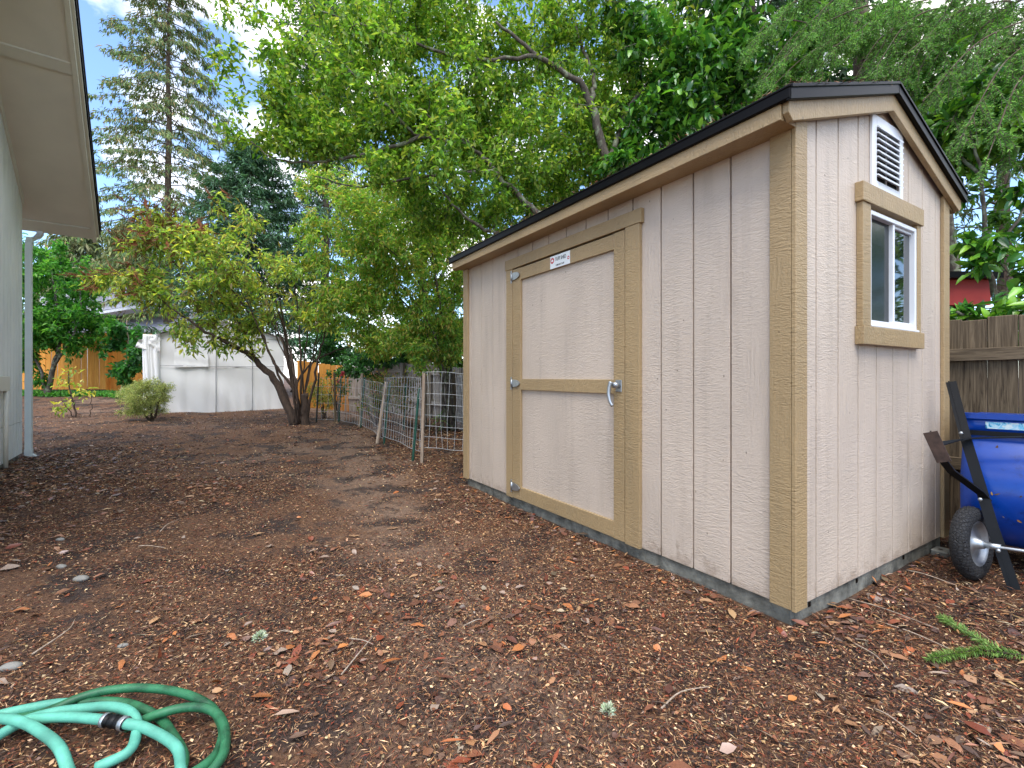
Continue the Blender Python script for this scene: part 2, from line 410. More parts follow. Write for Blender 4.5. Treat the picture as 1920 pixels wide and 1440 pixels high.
# ---------------------------------------------------------------- garden shed
SH_RZ = math.radians(32.06); SL, SW = 3.07, 1.77
shed = empty('garden_shed', (1.163, 1.93, 0), SH_RZ)
tag(shed, 'pinkish beige garden shed with tan trim and black edged gable roof', 'shed')
SLOPE, PEAKX, PEAKZ = 0.341, 0.885, 2.483
def rt(x): return PEAKZ - SLOPE * abs(x - PEAKX)           # top surface of the roof
GR = 0.0095
def split_open(a, b, top, op):
    """split board [a,b] round an opening (o0,o1,z0,z1); yields (a,b,z0,ztop or None)"""
    o0, o1, z0, z1 = op
    if b <= o0 or a >= o1: return [(a, b, 0.05, None)]
    r = []
    if a < o0 - 0.004: r.append((a, o0, 0.05, None))
    if b > o1 + 0.004: r.append((o1, b, 0.05, None))
    m0, m1 = max(a, o0), min(b, o1)
    if z0 > 0.06: r.append((m0, m1, 0.05, z0))
    r.append((m0, m1, z1, None))
    return r
# long wall with the door
lw = box('long_wall', (0.034, 0.09), (0.02, SL - 0.02), (0.055, 2.075), M['groove'], shed)
ys = [0.02] + [0.0975 + 0.203 * k for k in range(1, 15) if 0.0975 + 0.203 * k < SL - 0.03] + [SL - 0.02]
for a, b in zip(ys[:-1], ys[1:]):
    for (p, q_, z0, zt) in split_open(a, b, 2.08, (0.95, 2.174, 0.0, 1.885)):
        g0 = GR / 2 if p == a else 0.0; g1 = GR / 2 if q_ == b else 0.0
        box('siding_board', (0.017, 0.035), (p + g0, q_ - g1), (z0, zt or 2.08), M['siding'], lw, 0.0015)
# gable wall with window and vent
gw = prism('gable_wall', [(0.03, 0.055), (SW - 0.03, 0.055), (SW - 0.03, rt(SW - 0.03) - 0.06), (PEAKX, PEAKZ - 0.06), (0.03, rt(0.03) - 0.06)], 'y', 0.034, 0.09, M['groove'], shed)
xs = [0.02] + [0.2 * k + 0.003 for k in range(1, 9)] + [SW - 0.02]
WO = (0.668, 1.246, 1.268, 1.826)
for a, b in zip(xs[:-1], xs[1:]):
    for (p, q_, z0, zt) in split_open(a, b, None, WO):
        g0 = GR / 2 if p == a else 0.0; g1 = GR / 2 if q_ == b else 0.0
        p, q_ = p + g0, q_ - g1
        if zt: poly = [(p, z0), (q_, z0), (q_, zt), (p, zt)]
        else:
            poly = [(p, z0), (q_, z0), (q_, rt(q_) - 0.055)]
            if p < PEAKX < q_: poly.append((PEAKX, PEAKZ - 0.055))
            poly.append((p, rt(p) - 0.055))
        prism('siding_board', poly, 'y', 0.017, 0.036, M['siding'], gw, 0.0015)
box('rear_gable_wall', (0.03, SW - 0.03), (SL - 0.03, SL - 0.004), (0.05, 2.1), M['siding'], shed)
prism('rear_gable_panel', [(0.03, 2.1), (SW - 0.03, 2.1), (PEAKX, PEAKZ - 0.06)], 'y', SL - 0.03, SL - 0.004, M['siding'], shed)
box('back_wall', (SW - 0.03, SW - 0.004), (0.03, SL - 0.03), (0.05, 2.08), M['siding'], shed)
# corner boards
def tpart(name, xs_, ys_, zs_, mat, parent=None): return box(name, xs_, ys_, zs_, M[mat], parent or shed, 0.002)
tpart('corner_board', (-0.002, 0.0165), (0.0185, 0.108), (0.047, 2.07), 'trim_v')
tpart('corner_board', (-0.003, 0.089), (-0.002, 0.0165), (0.045, 2.10), 'trim_v')
tpart('corner_board', (SW - 0.089, SW + 0.003), (-0.002, 0.0165), (0.047, 2.10), 'trim_v')
tpart('corner_board', (SW - 0.015, SW + 0.004), (0.0185, 0.1), (0.047, 2.07), 'trim_v')
tpart('corner_board', (-0.002, 0.0165), (SL - 0.09, SL - 0.0185), (0.047, 2.07), 'trim_v')
tpart('corner_board', (-0.003, 0.089), (SL - 0.0165, SL + 0.003), (0.045, 2.10), 'trim_v')
# roof
OV = 0.13
roof = prism('roof', [(-OV, rt(-OV)), (PEAKX, PEAKZ), (2 * PEAKX + OV, rt(2 * PEAKX + OV)), (2 * PEAKX + OV, rt(2 * PEAKX + OV) - 0.035), (PEAKX, PEAKZ - 0.037), (-OV, rt(-OV) - 0.035)], 'y', -0.042, SL + 0.042, M['shingle'], shed)
for s in (-1, 1):      # black drip edge: eaves and rakes
    xe = PEAKX + s * (PEAKX + OV)
    xa, xb = sorted((xe + s * 0.004, xe - s * 0.02))
    box('drip_edge', (xa, xb), (-0.046, SL + 0.046), (rt(xe) - 0.043, rt(xe) + 0.004), M['drip'], roof, 0.003)
    xa, xb = sorted((xe + s * 0.008, xe - s * 0.01))
    box('drip_edge_lip', (xa, xb), (-0.048, SL + 0.048), (rt(xe) - 0.002, rt(xe) + 0.0075), M['drip'], roof, 0.002)
    xa, xb = sorted((xe - s * 0.012, xe - s * 0.034))
    box('eave_fascia', (xa, xb), (-0.002, SL + 0.002), (rt(xe) - 0.105, rt(xe) - 0.04), M['trim_h'], roof, 0.002)
    xw = 0.03 if s < 0 else SW - 0.03
    xa, xb = sorted((xe - s * 0.036, xw))
    box('soffit', (xa, xb), (0.0, SL), (rt(xe) - 0.1, rt(xe) - 0.085), M['trim_h'], roof)
    for (ya, yb, nm) in ((-0.05, -0.03, 'f'), (SL + 0.03, SL + 0.05, 'b')):
        x0, x1 = PEAKX + s * 0.0008, xe + s * 0.002
        prism('rake_drip_edge', [(x0, rt(x0) + 0.005), (x1, rt(x1) + 0.005), (x1, rt(x1) - 0.05), (x0, rt(x0) - 0.05)], 'y', ya, yb, M['drip'], roof, 0.002)
        prism('rake_drip_lip', [(x0, rt(x0) + 0.009), (x1, rt(x1) + 0.009), (x1, rt(x1) - 0.006), (x0, rt(x0) - 0.006)], 'y', ya - (0.006 if nm == 'f' else 0), yb + (0 if nm == 'f' else 0.006), M['drip'], roof, 0.002)
        x1 = xe - s * 0.022
        xc = xe - s * 0.055
        ya2, yb2 = (-0.028, -0.003) if nm == 'f' else (SL + 0.004, SL + 0.028)
        prism('rake_board', [(x0, rt(x0) - 0.045), (x1, rt(x1) - 0.045), (x1, rt(x1) - 0.09), (xc, rt(xc) - 0.127), (x0, rt(x0) - 0.127)], 'y', ya2, yb2, M['trim_h'], roof, 0.002)
# foundation
fd = box('foundation', (0.035, SW - 0.02), (0.035, SL - 0.02), (-0.3, 0.048), M['concrete'], shed, 0.006)
for xx in (0.17, 0.62, 1.18): box('dark_hole_block', (xx, xx + 0.016), (0.031, 0.0345), (0.012, 0.032), M['drip'], fd)  # black blocks on the face; the shade of small holes put into colour
box('footing_block', (1.56, 1.66), (-0.05, 0.03), (-0.1, -0.002), M['concrete'], fd, 0.006)

# door
door = empty('door'); door.parent = shed
D0, D1, DZ0, DZ1 = 0.953, 2.171, 0.052, 1.868
box('door_panel', (0.014, 0.06), (D0 + 0.02, D1 - 0.02), (DZ0 + 0.02, DZ1 - 0.02), M['siding'], door)
tpart('stile', (-0.006, 0.0135), (D0, D0 + 0.088), (DZ0, DZ1), 'trim_v', door)
tpart('stile', (-0.006, 0.0135), (D1 - 0.112, D1), (DZ0 + 0.0, DZ1), 'trim_v', door)
for z0, z1, nm in ((DZ1 - 0.095, DZ1 - 0.003, 'top_rail'), (0.912, 0.998, 'middle_rail'), (DZ0 + 0.002, DZ0 + 0.1, 'bottom_rail')):
    tpart(nm, (-0.005, 0.0135), (D0 + 0.0885, D1 - 0.1125), (z0, z1), 'trim_h', door)
df = empty('door_frame'); df.parent = shed
tpart('side_casing', (-0.008, 0.0165), (0.838, 0.9465), (0.047, 1.876), 'trim_v', df)
tpart('side_casing', (-0.008, 0.0165), (2.1775, 2.268), (0.047, 1.876), 'trim_v', df)
tpart('head_casing', (-0.012, 0.0165), (0.822, 2.28), (1.8765, 1.958), 'trim_h', df)
box('door_gap_dark_sheet', (0.0168, 0.0335), (0.9455, 2.1785), (0.056, 1.8765), M['drip'], df)  # black sheet behind the door, paints in the shade of the gap round it
# hinges
for hz in (1.812, 0.962, 0.142):
    h = box('hinge', (-0.0125, -0.0085), (2.178, 2.196), (hz - 0.05, hz + 0.05), M['galv'], door, 0.001)
    bm = bmesh.new()
    n = 10; pts = []
    for k in range(n + 1):
        a = -math.pi / 2 + math.pi * k / n
        pts.append((2.17 - 0.112 * math.cos(a) ** 0.8 if abs(a) < 1.56 else 2.17, hz + 0.03 * math.sin(a)))
    va = [bm.verts.new((-0.0105, p[0], p[1])) for p in pts]; vb = [bm.verts.new((-0.0145 - 0.01 * (0.5 - abs(0.5 - i / n)) , p[0] + 0.0, p[1])) for i, p in enumerate(pts)]
    bm.faces.new(va); bm.faces.new(vb[::-1])
    for k in range(n + 1):
        k2 = (k + 1) % (n + 1); bm.faces.new((va[k], vb[k], vb[k2], va[k2]))
    bmesh.ops.recalc_face_normals(bm, faces=bm.faces[:])
    bm_obj('strap_leaf', bm, M['galv'], h)
    t = Tubes(); t.add([(-0.016, 2.174, hz - 0.03), (-0.016, 2.174, hz + 0.03)], 0.007, 8); t.build('knuckle', M['galv'], h)
# handle
hd = box('handle', (-0.012, -0.0065), (D0 + 0.018, D0 + 0.066), (0.925, 0.995), M['galv'], door, 0.002)
t = Tubes(); t.add([(-0.012, D0 + 0.042, 0.965), (-0.05, D0 + 0.042, 0.965)], [0.02, 0.016], 10); t.build('spindle', M['galv'], hd)
t = Tubes(); t.add(smooth_path([(-0.052, D0 + 0.062, 0.985), (-0.058, D0 + 0.068, 0.955), (-0.062, D0 + 0.07, 0.915), (-0.06, D0 + 0.06, 0.87), (-0.055, D0 + 0.045, 0.842)], 4), np.linspace(0.013, 0.010, 17), 8); t.build('lever', M['galv'], hd)
# maker's plate
M['plate_white'] = plain('white_enamel_plate', lin(226, 230, 228), 0.35, 0, 0.03)
M['plate_black'] = plain('black_print', lin(30, 32, 34), 0.5)
M['plate_red'] = plain('red_print', lin(196, 62, 70), 0.5)
plate = box('sign_plate', (-0.0085, -0.0055), (1.448, 1.668), (DZ1 - 0.094, DZ1 - 0.006), M['plate_white'], door, 0.001)
tag(plate, 'white maker plate with black lettering and red emblems')
def sign_text(s, size, yc, zc, mat, sx=1.0):
    cu = bpy.data.curves.new('lettering', 'FONT'); cu.body = s; cu.size = size; cu.align_x = 'CENTER'; cu.align_y = 'CENTER'; cu.extrude = 0.0004; cu.offset = size * 0.012
    o = bpy.data.objects.new('lettering_source', cu); COL.objects.link(o)
    dg = bpy.context.evaluated_depsgraph_get(); me = bpy.data.meshes.new_from_object(o.evaluated_get(dg)); me.name = 'lettering'
    bpy.data.objects.remove(o); me.materials.clear()
    me.transform(Matrix(((0, 0, -1, -0.0091), (-sx, 0, 0, yc), (0, 1, 0, zc), (0, 0, 0, 1))))
    return link('lettering', me, mat, plate)
PZ = DZ1 - 0.05
sign_text('TUFF SHED', 0.034, 1.548, PZ + 0.014, M['plate_black'], 0.72)
sign_text('1-800-BUY-TUFF', 0.016, 1.556, PZ - 0.027, M['plate_black'], 0.85)
def emblem(yc, zc, r, inner):
    bm = bmesh.new()
    bmesh.ops.create_circle(bm, cap_ends=True, radius=r, segments=20, matrix=Matrix(((0, 0, -1, -0.0089), (-1, 0, 0, yc), (0, 1, 0, zc), (0, 0, 0, 1))))
    bm_obj('emblem', bm, M['plate_red'], plate)
    prism('emblem_house', [(yc - inner, zc - inner * .7), (yc + inner, zc - inner * .7), (yc + inner, zc + inner * .2), (yc, zc + inner), (yc - inner, zc + inner * .2)], 'x', -0.0096, -0.0090, M['plate_white'], plate)
emblem(1.642, PZ + 0.012, 0.021, 0.011); emblem(1.464, PZ - 0.002, 0.012, 0.006)

# window
win = empty('window'); win.parent = shed
a0, a1, z0, z1 = WO
m, nt_, b_ = new_mat('dark_window_glass'); b_.inputs['Base Color'].default_value = (0.012, 0.014, 0.013, 1); b_.inputs['Roughness'].default_value = 0.03; b_.inputs['Specular IOR Level'].default_value = 0.9; b_.inputs['IOR'].default_value = 1.7; M['glass'] = m
m, nt_, b_ = new_mat('insect_screen'); b_.inputs['Base Color'].default_value = (0.014, 0.017, 0.018, 1); b_.inputs['Roughness'].default_value = 0.15; b_.inputs['Specular IOR Level'].default_value = 0.3
bump(nt_, b_, noise(nt_, coords(nt_, (5, 5, 2)), 1.0, 2), 0.3, 0.01); M['screen'] = m
def wf(name, xs_, zs_, y0=-0.006, y1=0.05, mat='white_vinyl'): return box(name, xs_, (y0, y1), zs_, M[mat], win, 0.0025)
wf('frame_jamb', (a0, a0 + 0.020), (z0, z1)); wf('frame_jamb', (a1 - 0.020, a1), (z0, z1))
wf('frame_head', (a0 + 0.0205, a1 - 0.0205), (z1 - 0.022, z1)); wf('frame_sill', (a0 + 0.0205, a1 - 0.0205), (z0, z0 + 0.022))
wf('sill_nose', (a0 - 0.004, a1 + 0.004), (z0 - 0.012, z0 - 0.001), -0.018, 0.02)
xm = (a0 + a1) / 2 + 0.02
wf('meeting_stile', (xm - 0.018, xm), (z0 + 0.0225, z1 - 0.0225), 0.0, 0.03); wf('meeting_stile', (xm + 0.001, xm + 0.018), (z0 + 0.0225, z1 - 0.0225), 0.006, 0.04)
wf('sash_rail', (xm + 0.0185, a1 - 0.0205), (z0 + 0.0225, z0 + 0.036), 0.008, 0.04); wf('sash_rail', (xm + 0.0185, a1 - 0.0205), (z1 - 0.036, z1 - 0.0225), 0.008, 0.04)
box('screen', (a0 + 0.0205, xm - 0.0185), (0.02, 0.024), (z0 + 0.0225, z1 - 0.0225), M['screen'], win)
box('pane', (xm + 0.0185, a1 - 0.0205), (0.02, 0.026), (z0 + 0.0365, z1 - 0.0365), M['glass'], win)
tpart('window_casing', (a0 - 0.088, a0 - 0.002), (-0.012, 0.0165), (1.2565, 1.846), 'trim_v', win)
tpart('window_casing', (a1 + 0.002, a1 + 0.05), (-0.010, 0.0165), (1.2565, 1.846), 'trim_v', win)
tpart('window_casing', (a0 - 0.104, a1 + 0.062), (-0.02, 0.0165), (1.8465, 1.938), 'trim_h', win)
tpart('window_casing', (a0 - 0.104, a1 + 0.062), (-0.022, 0.0165), (1.168, 1.2545), 'trim_h', win)
# gable vent
vent = empty('gable_vent'); vent.parent = shed
v0, v1, w0, w1 = 0.722, 1.092, 1.946, 2.316
for nm, xs_, zs_ in (('vent_frame', (v0, v0 + 0.05), (w0, w1)), ('vent_frame', (v1 - 0.05, v1), (w0, w1)), ('vent_frame', (v0 + 0.0505, v1 - 0.0505), (w1 - 0.05, w1)), ('vent_frame', (v0 + 0.0505, v1 - 0.0505), (w0, w0 + 0.045))):
    box(nm, xs_, (0.003, 0.0165), zs_, M['white_vinyl'], vent, 0.002)
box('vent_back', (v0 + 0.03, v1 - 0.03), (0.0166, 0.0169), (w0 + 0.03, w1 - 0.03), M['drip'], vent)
for k in range(9):
    zc = w0 + 0.058 + k * 0.0298
    prism('vent_slat', [(-0.016, zc - 0.004), (-0.017, zc + 0.002), (-0.004, zc + 0.018), (0.014, zc + 0.022), (0.014, zc + 0.016), (-0.004, zc + 0.012)], 'x', v0 + 0.049, v1 - 0.049, M['white_vinyl'], vent)
box('vent_mullion', ((v0 + v1) / 2 - 0.006, (v0 + v1) / 2 + 0.006), (0.012, 0.0162), (w0 + 0.045, w1 - 0.05), M['white_vinyl'], vent)

# ---------------------------------------------------------------- house at the left
HS_RZ = math.radians(37.0)
house = empty('house', (-6.15, 5.92, 0), HS_RZ)
tag(house, 'pale grey house wall and deep roof overhang along the left edge', 'house')
HL, EV, RK, HM, HE = 5.4, 0.45, 0.673, 0.68, 2.97      # wall length, eave and rake overhang, pitch, eave underside height
def hz_under(y): return HE + HM * (EV - y) if y > -HL / 2 else HE + HM * (EV + HL + y)
hw = prism('wall', [(0.0, 0.08), (0.0, hz_under(0) + 0.05), (-HL / 2, hz_under(-HL / 2) + 0.05), (-HL, hz_under(-HL) + 0.05), (-HL, 0.08)], 'x', -7.0, -0.022, M['house_siding'], house)
yb = 0.0; 
while yb > -HL + 0.1:
    y2 = yb - 0.148
    for za, zb in ((0.06, 0.452), (0.458, None)):
        zt0, zt1 = (zb, zb) if zb else (hz_under(yb) + 0.04, hz_under(y2) + 0.04)
        prism('siding_board', [(yb - 0.006, za), (yb - 0.006, zt0), (y2 + 0.006, zt1), (y2 + 0.006, za)], 'x', -0.025, -0.004, M['house_siding'], hw)
    yb = y2
box('foundation', (-6.9, -0.03), (-HL + 0.04, -0.03), (-0.4, 0.075), M['concrete'], house, 0.01)
prism('frieze_board', [(-0.002, hz_under(-0.002) - 0.11), (-0.002, hz_under(-0.002)), (-HL / 2, hz_under(-HL / 2)), (-HL / 2, hz_under(-HL / 2) - 0.11)], 'x', -0.0055, 0.012, M['house_trim'], house)
# roof: front slope (descends away from the camera) and rear slope
hroof = empty('roof'); hroof.parent = house
for sgn in (1, -1):
    f = (lambda y: y) if sgn > 0 else (lambda y: -HL - y)
    yy = [f(EV), f(-HL / 2)]
    def P2(y, dz): return (y, (hz_under(y) if -HL / 2 < y < EV + 1 and sgn > 0 else (HE + HM * (EV + HL + y) if sgn < 0 else hz_under(y))) + dz)
    def pol(ya, yb_, d0, d1): return [P2(ya, d0), P2(yb_, d0), P2(yb_, d1), P2(ya, d1)]
    prism('soffit', pol(yy[0] - sgn * 0.16, yy[1] + sgn * 0.001, 0.0, 0.012), 'x', -7.4, RK - 0.055, M['soffit'], hroof)
    prism('eave_board', pol(yy[0], yy[0] - sgn * 0.152, -0.012, 0.03), 'x', -7.4, RK - 0.055, M['house_trim'], hroof)
    prism('rake_fascia', pol(yy[0] + sgn * 0.03, yy[1] + sgn * 0.001, -0.03, 0.16), 'x', RK - 0.054, RK - 0.012, M['house_trim'], hroof)
    prism('rake_strip', pol(yy[0] + sgn * 0.03, yy[1] + sgn * 0.001, 0.05, 0.165), 'x', RK - 0.0115, RK + 0.016, M['house_trim'], hroof)
    prism('shingles', pol(yy[0] + sgn * 0.06, yy[1] + sgn * 0.0005, 0.168, 0.2), 'x', -7.5, RK + 0.04, M['shingle'], hroof)
    prism('shingle_edge', pol(yy[0] + sgn * 0.05, yy[1] + sgn * 0.0005, 0.1, 0.1675), 'x', RK + 0.0165, RK + 0.03, M['drip'], hroof)
    for yk in (-1.55, -3.0):
        yk = f(yk)
        prism('soffit_batten', pol(yk + 0.05, yk - 0.05, -0.02, -0.001), 'x', 0.013, RK - 0.056, M['house_trim'], hroof)
# gutter, elbow and downspout at the far corner
gt = prism('gutter', [(EV + 0.035, HE + 0.13), (EV + 0.035, HE + 0.02), (EV + 0.10, HE + 0.01), (EV + 0.145, HE + 0.07), (EV + 0.145, HE + 0.13)], 'x', -7.4, RK - 0.02, M['white_vinyl'], house)
dsp = empty('downspout'); dsp.parent = house
M['downspout'] = plain('downspout_paint', lin(208, 214, 208), 0.5, 0, 0.05)
def duct(name, pts, w, d, mat, parent):
    bm = bmesh.new(); rings = []
    for p in pts:
        rings.append([bm.verts.new((p[0] + sx * w / 2, p[1] + sy * d / 2, p[2])) for sx, sy in ((-1, -1), (1, -1), (1, 1), (-1, 1))])
    for r0, r1 in zip(rings[:-1], rings[1:]):
        for k in range(4): bm.faces.new((r0[k], r0[(k + 1) % 4], r1[(k + 1) % 4], r1[k]))
    bm.faces.new(rings[0][::-1]); bm.faces.new(rings[-1])
    bmesh.ops.recalc_face_normals(bm, faces=bm.faces[:])
    return bm_obj(name, bm, mat, parent)
duct('pipe', [(0.045, 0.05, 0.04), (0.045, 0.05, 1.0)], 0.062, 0.094, M['downspout'], dsp)
duct('pipe', [(0.045, 0.05, 0.985), (0.045, 0.05, 2.62)], 0.058, 0.09, M['downspout'], dsp)
duct('elbow', [(0.045, 0.05, 2.6), (0.045, 0.07, 2.72), (0.05, 0.12, 2.80)], 0.06, 0.092, M['downspout'], dsp)
duct('elbow', [(0.05, 0.12, 2.78), (0.08, 0.34, 2.86), (0.09, 0.46, 2.93), (0.09, 0.5, 3.02)], 0.06, 0.092, M['white_vinyl'], dsp)
duct('shoe', [(0.045, 0.05, 0.1), (0.045, 0.05, 0.03), (0.09, 0.05, 0.0)], 0.07, 0.1, M['downspout'], dsp)
mb = box('meter_box', (-0.002, 0.05), (-1.42, -0.93), (0.86, 1.02), M['house_trim'], house, 0.006)
t = Tubes(); t.add([(0.03, -1.0, 0.02), (0.03, -1.0, 0.87)], 0.02, 8); t.build('conduit', M['house_trim'], house)

# ---------------------------------------------------------------- fences
def board_mesh(w, t, h):
    bm = bmesh.new(); bm_box(bm, -w / 2, w / 2, -t / 2, t / 2, 0, h, 0.003)
    me = bpy.data.meshes.new('board'); bm.to_mesh(me); bm.free(); return me

def fence_run(root, pts, hs, bw, mat, rails=(0.25, 0.85), rail_side=-1, post_every=2.4, gap=0.003, post_mat=None, base_gap=0.03, cap=None, post_extra=0.0):
    """pts: list of (x,y); hs: height above the eye datum (absolute z of the top) at each point"""
    mesh1 = board_mesh(bw - gap, 0.018, 1.0); mesh1.materials.append(mat)
    pmesh = board_mesh(0.09, 0.09, 1.0); pmesh.materials.append(post_mat or mat)
    for (p, q_), (h0, h1) in zip(zip(pts[:-1], pts[1:]), zip(hs[:-1], hs[1:])):
        p, q_ = np.array(p, float), np.array(q_, float); Ls = np.linalg.norm(q_ - p); d = (q_ - p) / Ls; rz = math.atan2(d[1], d[0])
        nrm = np.array([-d[1], d[0]]) * rail_side
        n = int(Ls / bw)
        for k in range(n):
            f = (k + 0.5) / n; c = p + d * Ls * f; zt = h0 + (h1 - h0) * f; zb = zg1(*c) + base_gap
            o = link('board', mesh1, None, root)
            o.location = (c[0], c[1], zb); o.rotation_euler = (random.gauss(0, .004), random.gauss(0, .006), rz + random.gauss(0, 0.012)); o.scale = (Ls / n / bw, 1, zt - zb + random.gauss(0, 0.008))
        for r in rails:
            za = zg1(*p); zc = zg1(*q_)
            A = np.array([*(p + nrm * 0.03), za + (h0 - za) * r]); B = np.array([*(q_ + nrm * 0.03), zc + (h1 - zc) * r])
            bm = bmesh.new(); bm_box(bm, -0.018, 0.018, -0.042, 0.042, 0, np.linalg.norm(B - A), 0.003)
            o = bm_obj('rail', bm, mat, root); dv = Vector(B - A).normalized()
            xax = Vector((nrm[0], nrm[1], 0)); yax = dv.cross(xax).normalized()
            o.matrix_local = Matrix.Translation(Vector(A)) @ Matrix((xax, yax, dv)).transposed().to_4x4()
        m_ = max(1, int(round(Ls / post_every)))
        for k in range(m_ + 1):
            c = p + d * Ls * k / m_ + nrm * 0.095 * (1 if rails else 0); zt = h0 + (h1 - h0) * k / m_ + post_extra; zb = zg1(*c) - 0.1
            o = link('post', pmesh, None, root); o.location = (c[0], c[1], zb); o.rotation_euler = (0, 0, rz); o.scale = (1, 1, zt - zb)

FB = 0.145
gf = tag(empty('wooden_fence'), 'weathered grey brown board fence with rails running behind the shed', 'fence')
fence_run(gf, [(4.9, 0.46), (2.2, 4.77), (-0.9, 9.72)], [1.42, 1.40, 1.19], FB, M['grey_wood'], rails=(0.3, 0.83), rail_side=1)
pf = tag(empty('bleached_fence'), 'bleached grey board fence with two rails beyond the wire pen', 'fence')
fence_run(pf, [(-0.9, 9.72), (-3.0, 13.3), (-5.35, 15.4)], [1.19, 1.4, 1.36], FB, M['pale_wood'], rails=(0.3, 0.86), rail_side=1)
cf = tag(empty('cedar_fence'), 'new orange cedar board fence with cap rail at the far left', 'fence')
fence_run(cf, [(-18.5, 15.4), (-12.95, 15.0)], [2.3, 2.3], 0.2, M['cedar'], rails=(), post_every=9, gap=0.014)
box('cap_rail', (-18.5, -12.7), (14.86, 14.95), (2.3, 2.345), M['cedar'], cf).rotation_euler = (0, 0, 0)
box('kick_board', (-18.5, -12.9), (14.93, 14.96), (0.5, 0.62), M['dark_bark'], cf)
fence_run(cf, [(-13.0, 15.2), (-10.3, 15.6)], [2.42, 2.42], 0.2, M['cedar'], rails=(0.8,), rail_side=-1, post_every=2.4)
fence_run(cf, [(-10.2, 15.6), (-8.6, 15.7)], [2.0, 1.8], 0.2, M['cedar'], rails=(), post_every=2.4)
cf2 = tag(empty('cedar_fence'), 'short run of orange cedar fence behind the leaning shrub', 'fence')
fence_run(cf2, [(-6.25, 13.85), (-5.38, 15.36)], [1.5, 1.34], 0.2, M['cedar'], rails=(), post_every=1.7)
# fence post with a cap light
pp = px(795, 700, 9.2)
lp = empty('fence_post', (pp[0], pp[1], zg1(pp[0], pp[1]))); tag(lp, 'wooden post topped with a pale square cap above the wire', 'post')
box('post_shaft', (-0.05, 0.05), (-0.05, 0.05), (-0.1, 1.33), M['stake_wood'], lp, 0.005)
prism('post_cap', [(-0.08, 1.332), (0.08, 1.332), (0.05, 1.40), (-0.05, 1.40)], 'y', -0.08, 0.08, M['white_vinyl'], lp)

# ---------------------------------------------------------------- white tarp shelter
def cloth(name, A, B, Cc, Dd, nu, nv, amp, mat, parent, seed=0, fold=1.0):
    """quad A-B (bottom) D-C (top), wrinkled along its normal"""
    A, B, Cc, Dd = [np.asarray(k, float) for k in (A, B, Cc, Dd)]
    u = np.linspace(0, 1, nu)[None, :, None]; v = np.linspace(0, 1, nv)[:, None, None]
    P = (A * (1 - u) + B * u) * (1 - v) + (Dd * (1 - u) + Cc * u) * v
    nn = unit(np.cross(B - A, Dd - A)); r = np.random.default_rng(seed)
    h = np.zeros((nv, nu))
    for k in range(9):
        fu, fv = r.uniform(1, 14) * fold, r.uniform(0.5, 5); ph = r.uniform(0, 6.28)
        h += np.sin(u[..., 0] * fu * 3 + v[..., 0] * fv * 3 + ph + 1.5 * np.sin(v[..., 0] * 4 + ph)) / (1 + 0.25 * fu)
    P = P + nn * (h * amp)[..., None]
    ii, jj = np.meshgrid(np.arange(nu - 1), np.arange(nv - 1)); q = (jj * nu + ii).ravel()
    return link(name, np_mesh(name, P.reshape(-1, 3), [np.stack([q, q + 1, q + nu + 1, q + nu], -1)], smooth=True), mat, parent)
tp = tag(empty('tarp_shelter'), 'white fabric storage shelter standing behind the leaning shrub', 'shelter')
TL, TR = px(300, 770, 10.1), px(532, 764, 11.5); TL[2] = zg1(TL[0], TL[1]) - 0.03; TR[2] = zg1(TR[0], TR[1]) - 0.03
tdir = unit(TR - TL); tb = np.array([-tdir[1], tdir[0], 0]) * 2.5; EH = np.array([0, 0, 1.72])
cloth('front_wall', TL, TR, TR + EH, TL + EH, 110, 70, 0.014, M['tarp'], tp, 1, 1.8)
cloth('side_wall', TL + tb, TL, TL + EH, TL + tb + EH, 60, 50, 0.02, M['tarp'], tp, 2)
cloth('side_wall', TR, TR + tb, TR + tb + EH, TR + EH, 60, 50, 0.02, M['tarp'], tp, 3)
cloth('back_wall', TR + tb, TL + tb, TL + tb + EH, TR + tb + EH, 40, 30, 0.02, M['tarp'], tp, 4)
rd = EH + np.array([0, 0, 0.4]); mf = (TL + TR) / 2
cloth('roof_panel', TL - tdir * .08 - tb * .04, mf - tdir * .001 - tb * .04 + rd - EH, mf + tb * 1.04 - tdir * .001 + rd - EH, TL + tb * 1.04 - tdir * .08, 30, 30, 0.015, M['tarp'], tp, 5).location = (0, 0, EH[2])
cloth('roof_panel', mf + tdir * .001 - tb * .04 + rd - EH, TR + tdir * .08 - tb * .04, TR + tb * 1.04 + tdir * .08, mf + tb * 1.04 + tdir * .001 + rd - EH, 30, 30, 0.015, M['tarp'], tp, 6).location = (0, 0, EH[2])
gbl = np.array([TL + EH, TR + EH, mf + rd])
link('gable_panel', np_mesh('gable_panel', np.vstack([gbl - unit(tb) * .01, gbl - unit(tb) * .0]), [np.array([[0, 1, 2], [5, 4, 3]])]), M['tarp'], tp)
nf = -unit(tb) * 0.03
M['seam'] = plain('tarp_seam_tape', lin(150, 150, 152), 0.6)  # even grey for the seam and pole lines on the fabric
for f in (0.42, 0.72):       # standing seams and the stitched-in window flap
    t = Tubes(); c = TL + (TR - TL) * f + nf * 0.6; t.add(smooth_path([c, c + [0, 0, .9], c + [0.01, 0, 1.7]], 6), 0.008, 6); t.build('frame_pole', M['seam'], tp)
t = Tubes(); t.add([TL + nf + [0, 0, 1.05], TL + (TR - TL) * .4 + nf + [0, 0, 1.04], TR + nf + [0, 0, 1.06]], 0.006, 5); t.build('stitched_seam', M['seam'], tp)
wa = TL + (TR - TL) * 0.1 + nf + [0, 0, 1.03]; wb = TL + (TR - TL) * 0.36 + nf * 1.1 + [0, 0, 1.05]
cloth('window_flap', wa, wb, wb + [0, 0, 0.5] - nf * .9, wa + [0, 0, 0.5] - nf * .9, 30, 16, 0.004, M['tarp'], tp, 9)
